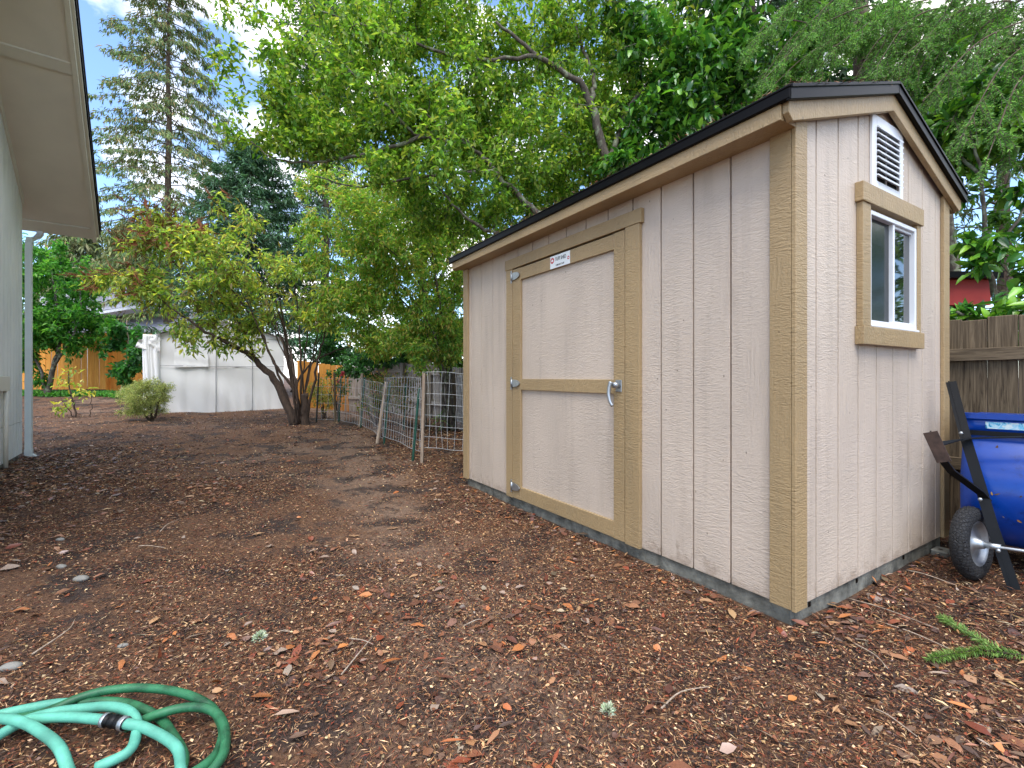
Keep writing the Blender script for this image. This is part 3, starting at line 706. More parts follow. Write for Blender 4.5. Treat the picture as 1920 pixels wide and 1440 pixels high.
t = Tubes(); t.add([wa - [0, 0, .012], wb - [0, 0, .012]], 0.009, 6); t.build('flap_roll', M['tarp'], tp)
t = Tubes()
for k in range(7):
    c = TL - tdir * (0.02 + 0.04 * k) + nf * (0.5 + 0.4 * (k % 2)); w = 0.03 + 0.008 * ((k * 5) % 3)
    t.add(smooth_path([c + [0, 0, -.02], c + [0.02 * (k % 2), 0, 0.7], c + [-0.015, 0, 1.4], c + [0, 0, 1.7]], 6), w, 8)
t.build('gathered_curtain', M['tarp'], tp)
cloth('curtain_tie', TL - tdir * 0.42 + nf + [0, 0, 1.42], TL + nf * 2 + [0, 0, 1.35], TL + nf * 2 + [0, 0, 1.65], TL - tdir * 0.36 + nf + [0, 0, 1.58], 14, 10, 0.02, M['tarp'], tp, 11, 1.5)

# ---------------------------------------------------------------- neighbouring buildings beyond the fences
nb = tag(empty('neighbour_house', (0, 0, 0)), 'distant house with grey shingle roof seen over the cedar fence', 'house')
M['far_roof'] = plain('far_grey_shingles', lin(176, 176, 186), 0.9, 0, 0.25, 4)
M['far_wall'] = plain('far_house_paint', lin(176, 170, 160), 0.8)
ra, rb = px(60, 612, 24), px(330, 612, 24)
box('wall', (ra[0], rb[0]), (24.4, 30), (-0.2, ra[2]), M['far_wall'], nb)
prism('roof', [(23.9, ra[2] - 0.15), (27.2, ra[2] + 1.35), (30.5, ra[2] - 0.15), (30.5, ra[2] - 0.3), (23.9, ra[2] - 0.3)], 'x', ra[0] - .4, rb[0] + .4, M['far_roof'], nb)
prism('dormer_gable', [(ra[0] + 2.0, ra[2] + 0.3), (rb[0] - 1.2, ra[2] + 0.95), (rb[0] - 1.2, ra[2] + 1.08), (ra[0] + 2.0, ra[2] + 0.43)], 'y', 23.6, 24.6, M['white_vinyl'], nb)
prism('upper_roof', [(ra[0] + 0.6, ra[2] + 0.44), (rb[0] - 1.1, ra[2] + 1.1), (rb[0] - 2.4, ra[2] + 2.0), (ra[0] + 0.6, ra[2] + 1.5)], 'y', 23.8, 27, M['far_roof'], nb)
rs = tag(empty('red_outbuilding', (0, 0, 0)), 'red painted outbuilding with dark roof edge beyond the right fence', 'outbuilding')
M['barn_red'] = plain('barn_red_paint', lin(150, 46, 40), 0.7)
M['barn_brown'] = plain('barn_brown_paint', lin(72, 44, 34), 0.8)
c = px(1765, 540, 5.6); c2 = px(1850, 540, 5.6)
box('wall', (c[0], c2[0]), (5.75, 7.6), (-0.1, px(0, 556, 5.6)[2]), M['barn_brown'], rs)
box('fascia', (c[0], c2[0] + 0.05), (5.6, 5.74), (px(0, 556, 5.6)[2] - .1, px(0, 524, 5.6)[2]), M['barn_red'], rs)
box('roof', (c[0], c2[0] + 0.1), (5.5, 7.8), (px(0, 524, 5.6)[2] + .002, px(0, 512, 5.6)[2]), M['drip'], rs)

# ---------------------------------------------------------------- wire pen: stakes and welded mesh
def stake(name, a, b, w, mat, label, group=None, square=False):
    a = np.array(a, float); b = np.array(b, float)
    o_ = None
    L_ = np.linalg.norm(b - a); d = Vector((b - a) / L_)
    if square:
        bm = bmesh.new(); bm_box(bm, -w / 2, w / 2, -w * .35, w * .35, 0, L_, w * 0.08); o_ = bm_obj(name, bm, mat)
    else:
        t = Tubes(); zs_ = np.linspace(0, L_, 40); t.add(np.stack([0 * zs_, 0 * zs_, zs_], -1), w / 2 * (1 + 0.14 * (np.arange(40) % 2)) * np.where(zs_ > L_ - .02, .6, 1), 7); o_ = t.build(name, mat)
    o_.location = a; o_.rotation_euler = d.to_track_quat('Z', 'Y').to_euler()
    return tag(o_, label, 'stake', group)
def gp(x, y, Y, dz=-0.06):
    p = px(x, y, Y); p[2] = zg1(p[0], p[1]) + dz; return p
SG = 'stakes round the wire pen'
stake('garden_stake', gp(593, 788, 9.2), px(598, 698, 9.2), 0.03, M['dark_stake'], 'dark green stake nearest the leaning shrub', SG)
stake('wooden_stake', gp(629, 793, 9.1), px(627, 698, 9.1), 0.042, M['grey_wood'], 'thin brown wooden stake left of the red roses', SG, True)
stake('garden_stake', gp(635, 792, 9.2), px(640, 705, 9.25), 0.028, M['green_stake'], 'green stake beside the red roses', SG)
stake('wooden_stake', gp(674, 800, 8.5), px(679, 700, 8.5), 0.055, M['stake_wood'], 'grey wooden stake paired with a green stake, third wooden stake from the shed', SG, True)
stake('garden_stake', gp(676, 797, 8.35), px(684, 707, 8.35), 0.03, M['green_stake'], 'green stake touching the upright grey wooden stake', SG)
stake('wooden_stake', gp(706, 838, 6.9), px(724, 716, 7.1), 0.04, M['stake_wood'], 'slender wooden stake leaning to the right', SG, True)
stake('garden_stake', gp(719, 832, 6.9), px(731, 718, 6.95), 0.028, M['green_stake'], 'green stake just right of the leaning wooden stake', SG)
stake('garden_stake', gp(773, 870, 5.55), px(786, 727, 5.6), 0.028, M['green_stake'], 'bright green stake beside the pale post nearest the shed', SG)
stake('wooden_post', gp(791, 873, 5.4), px(795, 700, 5.4), 0.047, M['stake_wood'], 'pale square wooden post nearest the shed corner', SG, True)
stake('garden_stake', gp(710, 765, 9.0), px(701, 719, 9.0), 0.028, M['dark_stake'], 'short dark stake leaning left in the middle of the pen', SG)
stake('garden_stake', gp(757, 790, 8.0), px(761, 720, 8.0), 0.028, M['green_stake'], 'green stake standing inside the pen before the fence', SG)
stake('wooden_post', gp(852, 803, 8.9), px(852, 700, 8.9), 0.085, M['grey_wood'], 'dark brown post inside the pen close to the shed', SG, True)

def mesh_panel(label, A, B, z0, z1, nh, step, seed=0):
    """welded wire mesh between ground points A and B (x,y)"""
    root = tag(empty('wire_mesh'), label, 'wire mesh', 'welded wire mesh panels of the pen')
    A = np.array(A, float); B = np.array(B, float); L_ = np.linalg.norm(B - A); r = np.random.default_rng(seed); n = int(L_ / step); gA, gB = zg1(*A), zg1(*B)
    zz = np.linspace(0, 1, nh); fx = np.linspace(0, 1, 12)
    sag = lambda f: 0.006 * math.sin(f * 3.14 * 2 + seed)
    for z in zz:
        t = Tubes(); pts = []
        for f in fx:
            p = A + (B - A) * f; g = gA + (gB - gA) * f; off = 0.015 * math.sin(f * 9 + z * 4 + seed)
            pts.append((p[0] + off, p[1] + off, g + z0 + (z1 - z0) * z + sag(f) * z))
        t.add(pts, 0.0025, 4, False); t.build('wire', M['wire'], root)
    for k in range(n + 1):
        f = k / n; p = A + (B - A) * f; g = gA + (gB - gA) * f; t = Tubes(); pts = []
        for z in (0, .33, .66, 1):
            off = 0.015 * math.sin(f * 9 + z * 4 + seed); pts.append((p[0] + off, p[1] + off, g + z0 + (z1 - z0) * z + sag(f) * z))
        t.add(pts, 0.0022, 4, False); t.build('wire', M['wire'], root)
q1, q2, q3, q4, q5 = gp(593, 788, 9.2)[:2], gp(635, 792, 9.2)[:2], gp(676, 797, 8.4)[:2], gp(719, 832, 6.95)[:2], gp(791, 873, 5.43)[:2]
q6 = (-0.48, 4.72 + 0.55)
mesh_panel('wire mesh between the dark green stake and the roses', q1, q2, 0.05, 0.86, 6, 0.1, 1)
mesh_panel('wire mesh from the roses to the grey wooden stake', q2, q3, 0.05, 0.86, 6, 0.1, 2)
mesh_panel('wire mesh along the middle of the pen by the leaning stake', q3, q4, 0.08, 0.88, 7, 0.1, 3)
mesh_panel('wire mesh between the leaning stake and the pale post', q4, q5, 0.12, 0.98, 8, 0.1, 4)
mesh_panel('wire mesh between the pale post and the shed corner', q5, q6, 0.18, 1.05, 8, 0.075, 5)
mesh_panel('wire mesh set back along the fence side of the pen', (-0.95, 8.2), (-0.35, 6.0), 0.1, 1.0, 8, 0.1, 6)

# ---------------------------------------------------------------- vegetation generators
def ell_targets(ells, shell=0.35):
    """ells: (px cx, cy, rx, ry (pixels), depth Y, depth radius m, count) -> points, clumped"""
    out = []
    for cx, cy, rx, ry, Y, ry_m, n in ells:
        c = px(cx, cy, Y); R = np.array([rx / F * Y, ry_m, ry / F * Y])
        nc = max(3, n // 9)
        cl = unit(rng.normal(size=(nc, 3))) * (rng.uniform(shell, 1.0, (nc, 1)) ** 0.6)
        p = cl[rng.integers(0, nc, n)] + rng.normal(0, 0.17, (n, 3))
        out.append(c + p * R)
    return np.vstack(out)

def grow(limbs, targets, tubes, twig_r=0.006, up=0.12, sides=4, min_z=None):
    """connect every target to the nearest skeleton node with a curved twig; returns twig polylines"""
    nodes = np.vstack([l for l in limbs]); cap = len(nodes) + len(targets) * 4
    buf = np.zeros((cap, 3)); buf[:len(nodes)] = nodes; cnt = len(nodes)
    dmin = np.array([np.min(np.sum((nodes - t) ** 2, 1)) for t in targets]); order = np.argsort(dmin)
    tw = []
    for i in order:
        t = targets[i]; d2 = np.sum((buf[:cnt] - t) ** 2, 1); j = int(np.argmin(d2)); a = buf[j]; L_ = math.sqrt(d2[j])
        if L_ < 0.05: continue
        bend = rng.normal(0, 0.10, 3) * L_ + np.array([0, 0, up * L_])
        ts = np.array([0, .3, .6, 1.0])[:, None]
        p = a + (t - a) * ts + bend * (4 * ts * (1 - ts))
        buf[cnt:cnt + 3] = p[1:]; cnt += 3
        r0 = twig_r * (0.7 + 0.9 * min(2.0, L_))
        tubes.add(p, [r0, r0 * .8, r0 * .6, r0 * .35], sides, False); tw.append(p)
    return np.array(tw)

def leaf_on_twigs(tw, per, L, W, droop=0.3, spread=1.0, t0=0.25, jit=0.05):
    n = len(tw) * per; k = np.repeat(np.arange(len(tw)), per); t = rng.uniform(t0, 1.05, n) * 3
    i = np.clip(t.astype(int), 0, 2); f = (t - i)[:, None]
    p = tw[k, i] * (1 - f) + tw[k, i + 1] * f; ax = unit(tw[k, i + 1] - tw[k, i])
    r = unit(rng.normal(size=(n, 3)))
    d = unit(ax * 0.55 + r * spread + np.array([0, 0, -droop]))
    up = unit(np.array([0, 0, 1.0]) + rng.normal(0, 0.45, (n, 3)))
    p = p + rng.normal(0, jit, (n, 3))
    return p, d, up, L * rng.uniform(0.6, 1.25, n), W * rng.uniform(0.7, 1.2, n)

def crown_obj(name, parent, mat, parts, cols_list):
    V, Fc, C, off = [], [], [], 0
    for (pos, d, up, L, W, kw), cols in zip(parts, cols_list):
        v, f, k = leaves_arrays(pos, d, up, L, W, **kw); V.append(v); Fc.append(f + off); C.append(np.repeat(cols, k, 0)); off += len(v)
    o = link(name, np_mesh(name, np.vstack(V), [np.vstack(Fc)], np.vstack(C)), mat, parent)
    return o

def broad_tree(name, label, cat, base, limbs, radii, ells, per, L, W, cols, bark, leafm, weights=None, twig_r=0.006, droop=0.3, quads=True, up=0.12, group=None, sides=7, jit=0.05, t0=0.25):
    root = empty(name, (0, 0, 0)); tag(root, label, cat, group)
    T = Tubes(); ls = []
    for l, r in zip(limbs, radii):
        p = smooth_path(l, 6); p[1:-1] += rng.normal(0, 0.010, (len(p) - 2, 3)); T.add(p, np.interp(np.linspace(0, 1, len(p)), np.linspace(0, 1, len(r)), r), sides); ls.append(p)
    tg = ell_targets(ells)
    tg = tg[tg[:, 2] > zg(tg[:, 0], tg[:, 1]) + 0.12]
    tw = grow([l[len(l) // 3:] for l in ls], tg, T, twig_r, up)
    T.build('trunk', bark, root)
    pos, d, u, LL, WW = leaf_on_twigs(tw, per, L, W, droop, jit=jit, t0=t0)
    crown_obj('crown', root, leafm, [(pos, d, u, LL, WW, dict(quads=quads))], [palette(len(pos), cols, 0.2, weights)])
    return root, tw

def conifer(name, label, x, y, H, R0, cols, droopy=0.5, nb=150, sprays=22, z_start=2.0, blade=0.34, dens=6, bare=0.0, group=None, up_tip=0.15, wid=0.16, rtrunk=None, zfun=None):
    z0 = zg1(x, y); root = tag(empty(name, (0, 0, 0)), label, 'tree', group)
    T = Tubes(); zz = np.linspace(0, H, 14)
    T.add(np.stack([x + 0.05 * np.sin(zz), y + 0 * zz, z0 - 0.2 + zz], -1), (rtrunk or H * 0.014) * (1 - zz / H * 0.95), 8)
    P, D, U, L = [], [], [], []
    for k in range(nb):
        f = (k + rng.uniform(0, 1)) / nb; h = z_start + (H - z_start) * f ** 0.9
        Lb = R0 * (1 - (h - z_start) / (H - z_start)) ** 0.75 * rng.uniform(0.6, 1.1) + 0.25; az = k * 2.399 + rng.normal(0, .25)
        dv = np.array([math.cos(az), math.sin(az), 0]); t = np.linspace(0, 1, 7)[:, None]
        p = np.array([x, y, z0 + h]) + dv * Lb * t + np.array([0, 0, 1]) * (0.12 * Lb * t - droopy * Lb * t ** 2 + up_tip * Lb * t ** 4)
        T.add(p, 0.012 * H / 12 * (1 - 0.8 * t[:, 0]) + 0.004, 4, False)
        ns = max(4, int(sprays * (0.35 + 0.65 * Lb / R0)))
        tt = rng.uniform(max(0.15, bare), 1.0, ns); i = np.clip((tt * 6).astype(int), 0, 5); ff = (tt * 6 - i)[:, None]
        c = p[i] * (1 - ff) + p[i + 1] * ff; side = np.cross(dv, [0, 0, 1])
        so = rng.normal(0, wid, (ns, 1)) * Lb * (1 - 0.5 * tt[:, None]); c2 = c + side * so - np.array([0, 0, 1]) * np.abs(so) * 0.25
        for _ in range(dens):
            n = ns; P.append(c2 + rng.normal(0, blade * 0.22, (n, 3)))
            D.append(unit(dv * 0.5 + side * np.sign(so) * 0.5 + rng.normal(0, .45, (n, 3)) + np.array([0, 0, -droopy * 1.5])))
            U.append(unit(np.array([0, 0, 1.0]) + rng.normal(0, .5, (n, 3)))); L.append(blade * rng.uniform(.5, 1.2, n))
    T.build('trunk', M['red_bark'], root)
    P, D, U, L = np.vstack(P), np.vstack(D), np.vstack(U), np.concatenate(L)
    crown_obj('crown', root, M['needle'], [(P, D, U, L, L * 0.2, dict(quads=True, fold=0.1, curl=0.25))], [palette(len(P), cols, 0.25)])
    return root

# ---------------------------------------------------------------- trees
# far conifers
cx_ = px(316, 400, 25)
conifer('cedar_tree', 'tall loose drooping conifer beyond the cedar fence against blue sky', cx_[0], cx_[1], 27, 5.5, [(120, 146, 88), (102, 128, 82), (142, 158, 102), (84, 112, 70), (156, 140, 96)], 0.6, 175, 58, 3.5, 0.26, 8, 0.24, rtrunk=0.25, wid=.14)
cx_ = px(610, 300, 22)
conifer('spruce_tree', 'dark blue green spruce behind the yellow green tree', cx_[0], cx_[1], 22, 4.2, [(72, 108, 80), (88, 124, 94), (60, 92, 68), (104, 134, 102)], 0.3, 170, 40, 3.0, 0.28, 8, 0.15, rtrunk=0.24)
cx_ = px(470, 500, 19)
conifer('spruce_tree', 'lower dark spruce rising behind the white shelter', cx_[0], cx_[1], 10.2, 4.4, [(70, 108, 76), (88, 124, 88), (58, 90, 64)], 0.2, 130, 46, 1.5, 0.26, 8, 0.1)
cx_ = px(150, 420, 34)
conifer('cedar_tree', 'grey green conifer far behind the magnolia', cx_[0], cx_[1], 12.5, 6.0, [(120, 132, 90), (142, 146, 104), (100, 116, 80)], 0.5, 120, 26, 1.5, 0.6, 6)
cx_ = px(245, 430, 30)
conifer('cedar_tree', 'soft olive conifer right behind the neighbour roof', cx_[0], cx_[1], 10.5, 5.0, [(124, 136, 86), (104, 122, 76), (140, 144, 98)], 0.5, 120, 26, 1.5, 0.55, 6)
cx_ = px(1885, 380, 9.0)
conifer('spruce_tree', 'lichen covered conifer with bare inner branches far right', cx_[0], cx_[1], 11, 2.6, [(104, 124, 88), (126, 140, 104), (84, 106, 74)], 0.25, 110, 16, 1.2, 0.2, 5, 0.35, rtrunk=0.17)
cx_ = px(1400, 120, 7.6)
conifer('spruce_tree', 'dark trunked spruce standing close behind the shed', cx_[0], cx_[1], 13, 2.6, [(58, 92, 56), (74, 110, 66), (46, 78, 48)], 0.35, 150, 22, 2.6, 0.22, 7, 0.1, rtrunk=0.2)

GREEN = [(110, 150, 56), (132, 168, 66), (94, 134, 50), (152, 180, 78), (82, 120, 46), (158, 172, 80)]
# cherry-like tree behind the shed
B0 = np.array([1.35, 5.9, -0.1])
limbs = [[B0, px(1165, 420, 5.9), px(1140, 310, 5.9), px(1108, 200, 5.8), px(1085, 155, 5.7), px(1010, 105, 5.6), px(930, 40, 5.5)],
         [px(1108, 200, 5.8), px(1112, 140, 5.9), px(1085, 70, 6.0), px(1060, -40, 6.1)],
         [px(1165, 430, 5.9), px(1060, 420, 5.7), px(985, 380, 5.6), px(930, 320, 5.5), px(880, 270, 5.4), px(800, 215, 5.2)],
         [px(880, 270, 5.4), px(780, 250, 5.2), px(700, 170, 5.0), px(620, 100, 4.9)],
         [px(800, 255, 5.2), px(690, 285, 5.0), px(600, 302, 4.9), px(520, 300, 4.8), px(470, 265, 4.7)],
         [px(930, 320, 5.5), px(800, 330, 5.3), px(680, 350, 5.1), px(590, 330, 5.0)],
         [px(1010, 105, 5.6), px(880, 110, 5.4), px(720, 60, 5.1), px(600, 20, 4.9)],
         [px(1060, 420, 5.7), px(960, 440, 5.8), px(890, 420, 5.7), px(830, 360, 5.6)],
         [px(1140, 310, 5.9), px(1180, 200, 6.1), px(1240, 130, 6.2), px(1300, 60, 6.3)]]
radii = [[.1, .07, .058, .048, .038, .028, .015], [.034, .026, .018, .01], [.055, .045, .036, .028, .02, .013], [.025, .018, .013, .006], [.022, .018, .014, .009, .005], [.022, .015, .01, .006], [.026, .02, .013, .006], [.03, .025, .02, .01], [.04, .03, .02, .01]]
ells = [(640, 170, 210, 130, 5.4, .8, 300), (820, 170, 190, 140, 5.9, .9, 360), (990, 200, 190, 160, 6.4, .9, 380), (880, 350, 170, 110, 6.3, 0.7, 280), (1080, 300, 130, 120, 6.6, 0.7, 240),
        (700, 20, 260, 100, 5.6, .9, 260), (980, 10, 250, 110, 6.2, 0.9, 300), (560, 270, 110, 70, 5.1, .5, 110), (475, 130, 60, 50, 4.6, .3, 22), (1220, 120, 130, 120, 6.7, .7, 180), (780, 250, 200, 120, 4.9, .4, 90), (1000, 280, 150, 120, 5.4, .3, 70)]
cherry, tw = broad_tree('cherry_tree', 'large yellow green leafy tree spreading lichened limbs over the shed', 'tree', B0, limbs, radii, ells, 28, 0.075, 0.037, GREEN, M['bark'], M['leaf'], None, 0.006, 0.35)

# yellowing feathery tree
B1 = px(842, 745, 8.6); B1[2] = zg1(B1[0], B1[1]) - 0.05
limbs = []; radii = []
for k in range(9):
    a = rng.normal(0, .12, 3) * [1, 1, 0]; ex = rng.uniform(560, 880); ey = rng.uniform(300, 480)
    limbs.append([B1 + a, px(842 + (ex - 842) * .12, 640, 8.6 + rng.normal(0, .15)), px(842 + (ex - 842) * .45, 540 - k * 4, 8.6 + rng.normal(0, .3)), px(ex, ey, 8.6 + rng.normal(0, .6))]); radii.append([.024, .02, .013, .005])
ells = [(740, 430, 130, 90, 8.6, .9, 330), (660, 500, 90, 90, 8.4, .8, 200), (800, 520, 90, 110, 8.5, .7, 260), (740, 600, 110, 80, 8.4, .7, 280), (620, 400, 70, 60, 8.6, .6, 110), (810, 640, 60, 60, 8.2, .5, 130), (700, 330, 110, 60, 8.9, .7, 150)]
rowan, tw2 = broad_tree('rowan_tree', 'feathery yellow green tree with slender canes beside the wire pen', 'tree', B1, limbs, radii, ells, 26, 0.095, 0.032, [(150, 180, 84), (132, 170, 76), (178, 188, 96), (116, 160, 72), (174, 160, 88), (106, 152, 72)], M['bark'], M['leaf'], None, 0.004, 0.55)

# big leaning shrub with spent flower spikes
YB = 8.75
limbs = [[gp(556, 792, YB), px(520, 722, YB), px(480, 676, YB - .1), px(440, 648, YB - .3), px(395, 628, YB - .5), px(330, 585, YB - .6), px(240, 520, YB - .6)],
         [gp(558, 792, YB), px(528, 715, YB + .05), px(495, 640, YB), px(455, 570, YB), px(400, 500, YB - .2), px(350, 430, YB - .2)],
         [gp(560, 792, YB), px(545, 700, YB + .2), px(530, 610, YB + .3), px(500, 520, YB + .3), px(470, 430, YB + .4)],
         [gp(568, 792, YB), px(565, 700, YB), px(560, 600, YB), px(550, 500, YB), px(560, 430, YB)],
         [gp(572, 790, YB), px(590, 710, YB - .1), px(605, 640, YB - .2), px(625, 570, YB - .2), px(650, 540, YB - .3)],
         [gp(572, 780, YB), px(552, 730, YB - .1), px(520, 690, YB - .2), px(490, 620, YB - .3), px(450, 540, YB - .5)],
         [gp(571, 794, YB - .05), px(572, 765, YB - .05), px(571, 739, YB - .05)],
         [px(545, 735, YB), px(585, 680, YB + .2), px(640, 655, YB + .2), px(690, 640, YB + .1)],
         [px(480, 676, YB - .1), px(445, 600, YB - .2), px(380, 540, YB - .5), px(280, 450, YB - .6)],
         [gp(566, 792, YB + .1), px(578, 700, YB + .3), px(600, 600, YB + .4), px(610, 500, YB + .4)]]
radii = [[.08, .066, .052, .04, .026, .014, .007], [.026, .023, .018, .014, .01, .005], [.02, .024, .018, .012, .006], [.024, .02, .015, .01, .005], [.026, .022, .016, .011, .005], [.034, .03, .022, .014, .007], [.085, .07, .068], [.02, .016, .011, .006], [.028, .022, .015, .006], [.02, .016, .011, .005]]
ells = [(330, 510, 150, 70, YB - .5, .6, 160), (430, 500, 130, 70, YB - .2, .7, 95), (540, 530, 90, 80, YB + .1, .7, 80), (290, 440, 90, 50, YB - .5, .4, 80), (620, 590, 60, 50, YB - .1, .5, 70), (390, 610, 95, 50, YB - .5, .4, 110), (230, 540, 75, 45, YB - .6, .4, 70), (400, 410, 90, 45, YB, .5, 50), (520, 610, 70, 50, YB, .5, 50)]
for k in range(9):
    ex = rng.uniform(420, 660); limbs.append([gp(560 + rng.uniform(-8, 12), 792, YB + rng.normal(0, .06)), px(562 + (ex - 560) * .18, 715, YB + rng.normal(0, .12)), px(560 + (ex - 560) * .55, 630, YB + rng.normal(0, .25)), px(ex, rng.uniform(500, 580), YB + rng.normal(0, .4))]); radii.append([.017, .014, .010, .004])
bud, tw3 = broad_tree('butterfly_bush', 'large leaning shrub with dark stems and brown spent flower spikes', 'shrub', None, limbs, radii, ells, 13, 0.13, 0.042, [(124, 158, 72), (146, 174, 78), (172, 192, 96), (104, 138, 66), (146, 150, 84), (196, 198, 90), (124, 112, 72)], M['dark_bark'], M['leaf'], None, 0.0042, 0.5)
# spent flower spikes
v, f, k = leaves_arrays(*(lambda n: (np.stack([0 * n, 0 * n, n * 0.17], -1) + 0.0, unit(np.stack([np.cos(n * 71), np.sin(n * 71), 0.9 + 0 * n], -1)), np.tile([[0, 0, 1.0]], (len(n), 1)), 0.045 * (1.1 - n), 0.016))(np.linspace(0, 1, 22)), quads=True)
M['seed_head'] = plain('brown_seed_head', lin(128, 76, 44), 0.9, 0, 0.3, 30)
spike = np_mesh('seed_head', v, [f]); spike.materials.append(M['seed_head'])
ends = tw3[:, 3]; sel = np.argsort(ends[:, 0] * 0.8 - ends[:, 2] * 0.8 + ends[:, 1] * .4 + rng.normal(0, .45, len(ends)))[:110]
for i in sel:
    o = link('seed_head', spike, None, bud); o.location = ends[i] + np.array([-.06, -.06, .05])
    d = Vector(unit(tw3[i, 3] - tw3[i, 2]) + np.array([-0.35, -.1, 0.25]) + rng.normal(0, .3, 3)); o.rotation_euler = d.to_track_quat('Z', 'Y').to_euler(); s_ = rng.uniform(1.3, 2.2); o.scale = (s_, s_, s_)

# glossy green tree by the cedar fence
YM = 13.6
b = gp(88, 735, YM)
limbs = [[b, px(100, 690, YM), px(112, 640, YM), px(105, 560, YM), px(95, 490, YM)], [b, px(75, 690, YM - .1), px(50, 640, YM), px(30, 580, YM)], [px(100, 690, YM), px(130, 640, YM - .2), px(150, 590, YM), px(150, 540, YM)]]
ells = [(100, 560, 75, 90, YM, 1.2, 330), (60, 600, 70, 70, YM, 1.0, 200), (130, 620, 50, 45, YM, .8, 120), (90, 480, 40, 35, YM, .6, 70), (70, 690, 40, 30, YM, .5, 40)]
broad_tree('magnolia_tree', 'bright green bushy small tree before the cedar fence at left', 'tree', b, limbs, [[.08, .06, .05, .03, .015], [.045, .035, .025, .012], [.04, .03, .02, .01]], ells, 20, 0.14, 0.062, [(66, 128, 48), (86, 148, 58), (52, 108, 40), (112, 166, 72)], M['bark'], M['leaf'], None, 0.006, 0.2)
# large-leaved shrub against the fence
b = gp(225, 742, 13.9)
limbs = [[b, px(232, 700, 13.9), px(240, 650, 13.9), px(238, 600, 13.9)], [px(232, 700, 13.9), px(255, 660, 13.8), px(262, 620, 13.8)]]
ells = [(245, 690, 28, 30, 13.9, .4, 70), (240, 635, 36, 28, 13.9, .4, 70), (262, 660, 18, 40, 13.8, .3, 40), (215, 660, 15, 30, 13.9, .3, 16)]
broad_tree('viburnum_shrub', 'tall leafy shrub with pale stem before the cedar fence', 'shrub', b, limbs, [[.03, .025, .018, .008], [.018, .012, .006]], ells, 9, 0.16, 0.13, [(58, 112, 52), (76, 134, 66), (46, 92, 44)], M['stake_wood'], M['leaf'], None, 0.006, 0.4)
# yellow sapling
b = gp(143, 784, 9.9)
limbs = [[b, px(138, 755, 9.9), px(130, 725, 9.9), px(128, 692, 9.9)], [b, px(122, 760, 9.8), px(112, 745, 9.8)], [gp(168, 784, 9.7), px(171, 760, 9.7), px(173, 732, 9.7)]]
ells = [(128, 710, 20, 20, 9.9, .2, 26), (140, 735, 28, 16, 9.9, .25, 22), (115, 755, 22, 16, 9.8, .2, 14), (105, 772, 14, 8, 9.8, .2, 6)]
broad_tree('sapling', 'thin yellow leaved sapling on the bare ground at left', 'sapling', b, limbs, [[.02, .016, .012, .006], [.01, .008, .004], [.01, .007, .004]], ells, 4, 0.11, 0.045, [(188, 184, 70), (160, 174, 80), (206, 196, 120), (130, 156, 74)], M['dark_bark'], M['leaf'], None, 0.004, 0.2)
# grey-green feathery bush
b = gp(285, 792, 9.2)
limbs = [[b, px(284, 775, 9.2), px(278, 750, 9.2), px(270, 730, 9.2)], [b, px(292, 770, 9.2), px(300, 745, 9.2), px(310, 728, 9.2)], [b, px(270, 772, 9.2), px(250, 755, 9.1), px(240, 740, 9.1)]]
ells = [(268, 745, 38, 26, 9.2, .35, 330), (292, 735, 26, 20, 9.2, .3, 150), (245, 765, 24, 16, 9.1, .25, 110), (312, 735, 12, 14, 9.2, .15, 22), (285, 765, 24, 16, 9.2, .3, 90)]
broad_tree('feathery_bush', 'rounded grey green feathery bush before the white shelter', 'bush', b, limbs, [[.03, .02, .012, .005]] * 3, ells, 34, 0.055, 0.010, [(156, 166, 114), (178, 184, 134), (130, 144, 98), (192, 196, 150)], M['dark_bark'], M['leaf'], None, 0.003, -0.2, jit=0.03)
# dark evergreen shrub beyond the bleached fence
for (bx, by, Yd, ell, lab) in ((660, 690, 17.5, [(655, 655, 55, 38, 17.5, 1.0, 220), (610, 650, 40, 36, 17, .8, 130)], 'dark green evergreen mass above the orange and bleached fence corner'),
                               (760, 690, 14.5, [(760, 660, 80, 34, 14.2, .9, 230), (830, 650, 50, 40, 13.5, .8, 130), (740, 690, 110, 26, 14.0, .8, 200), (840, 680, 40, 40, 13.0, .6, 90)], 'dark leafy shrub showing above the bleached fence behind the pen')):
    b = gp(bx, by + 60, Yd)
    broad_tree('evergreen_shrub', lab, 'shrub', b, [[b, px(bx, by, Yd), px(bx - 10, by - 50, Yd)]], [[.06, .05, .02]], ell, 16, 0.13, 0.07, [(52, 96, 52), (70, 118, 62), (42, 78, 44)], M['dark_bark'], M['leaf'], None, 0.006, 0.3)
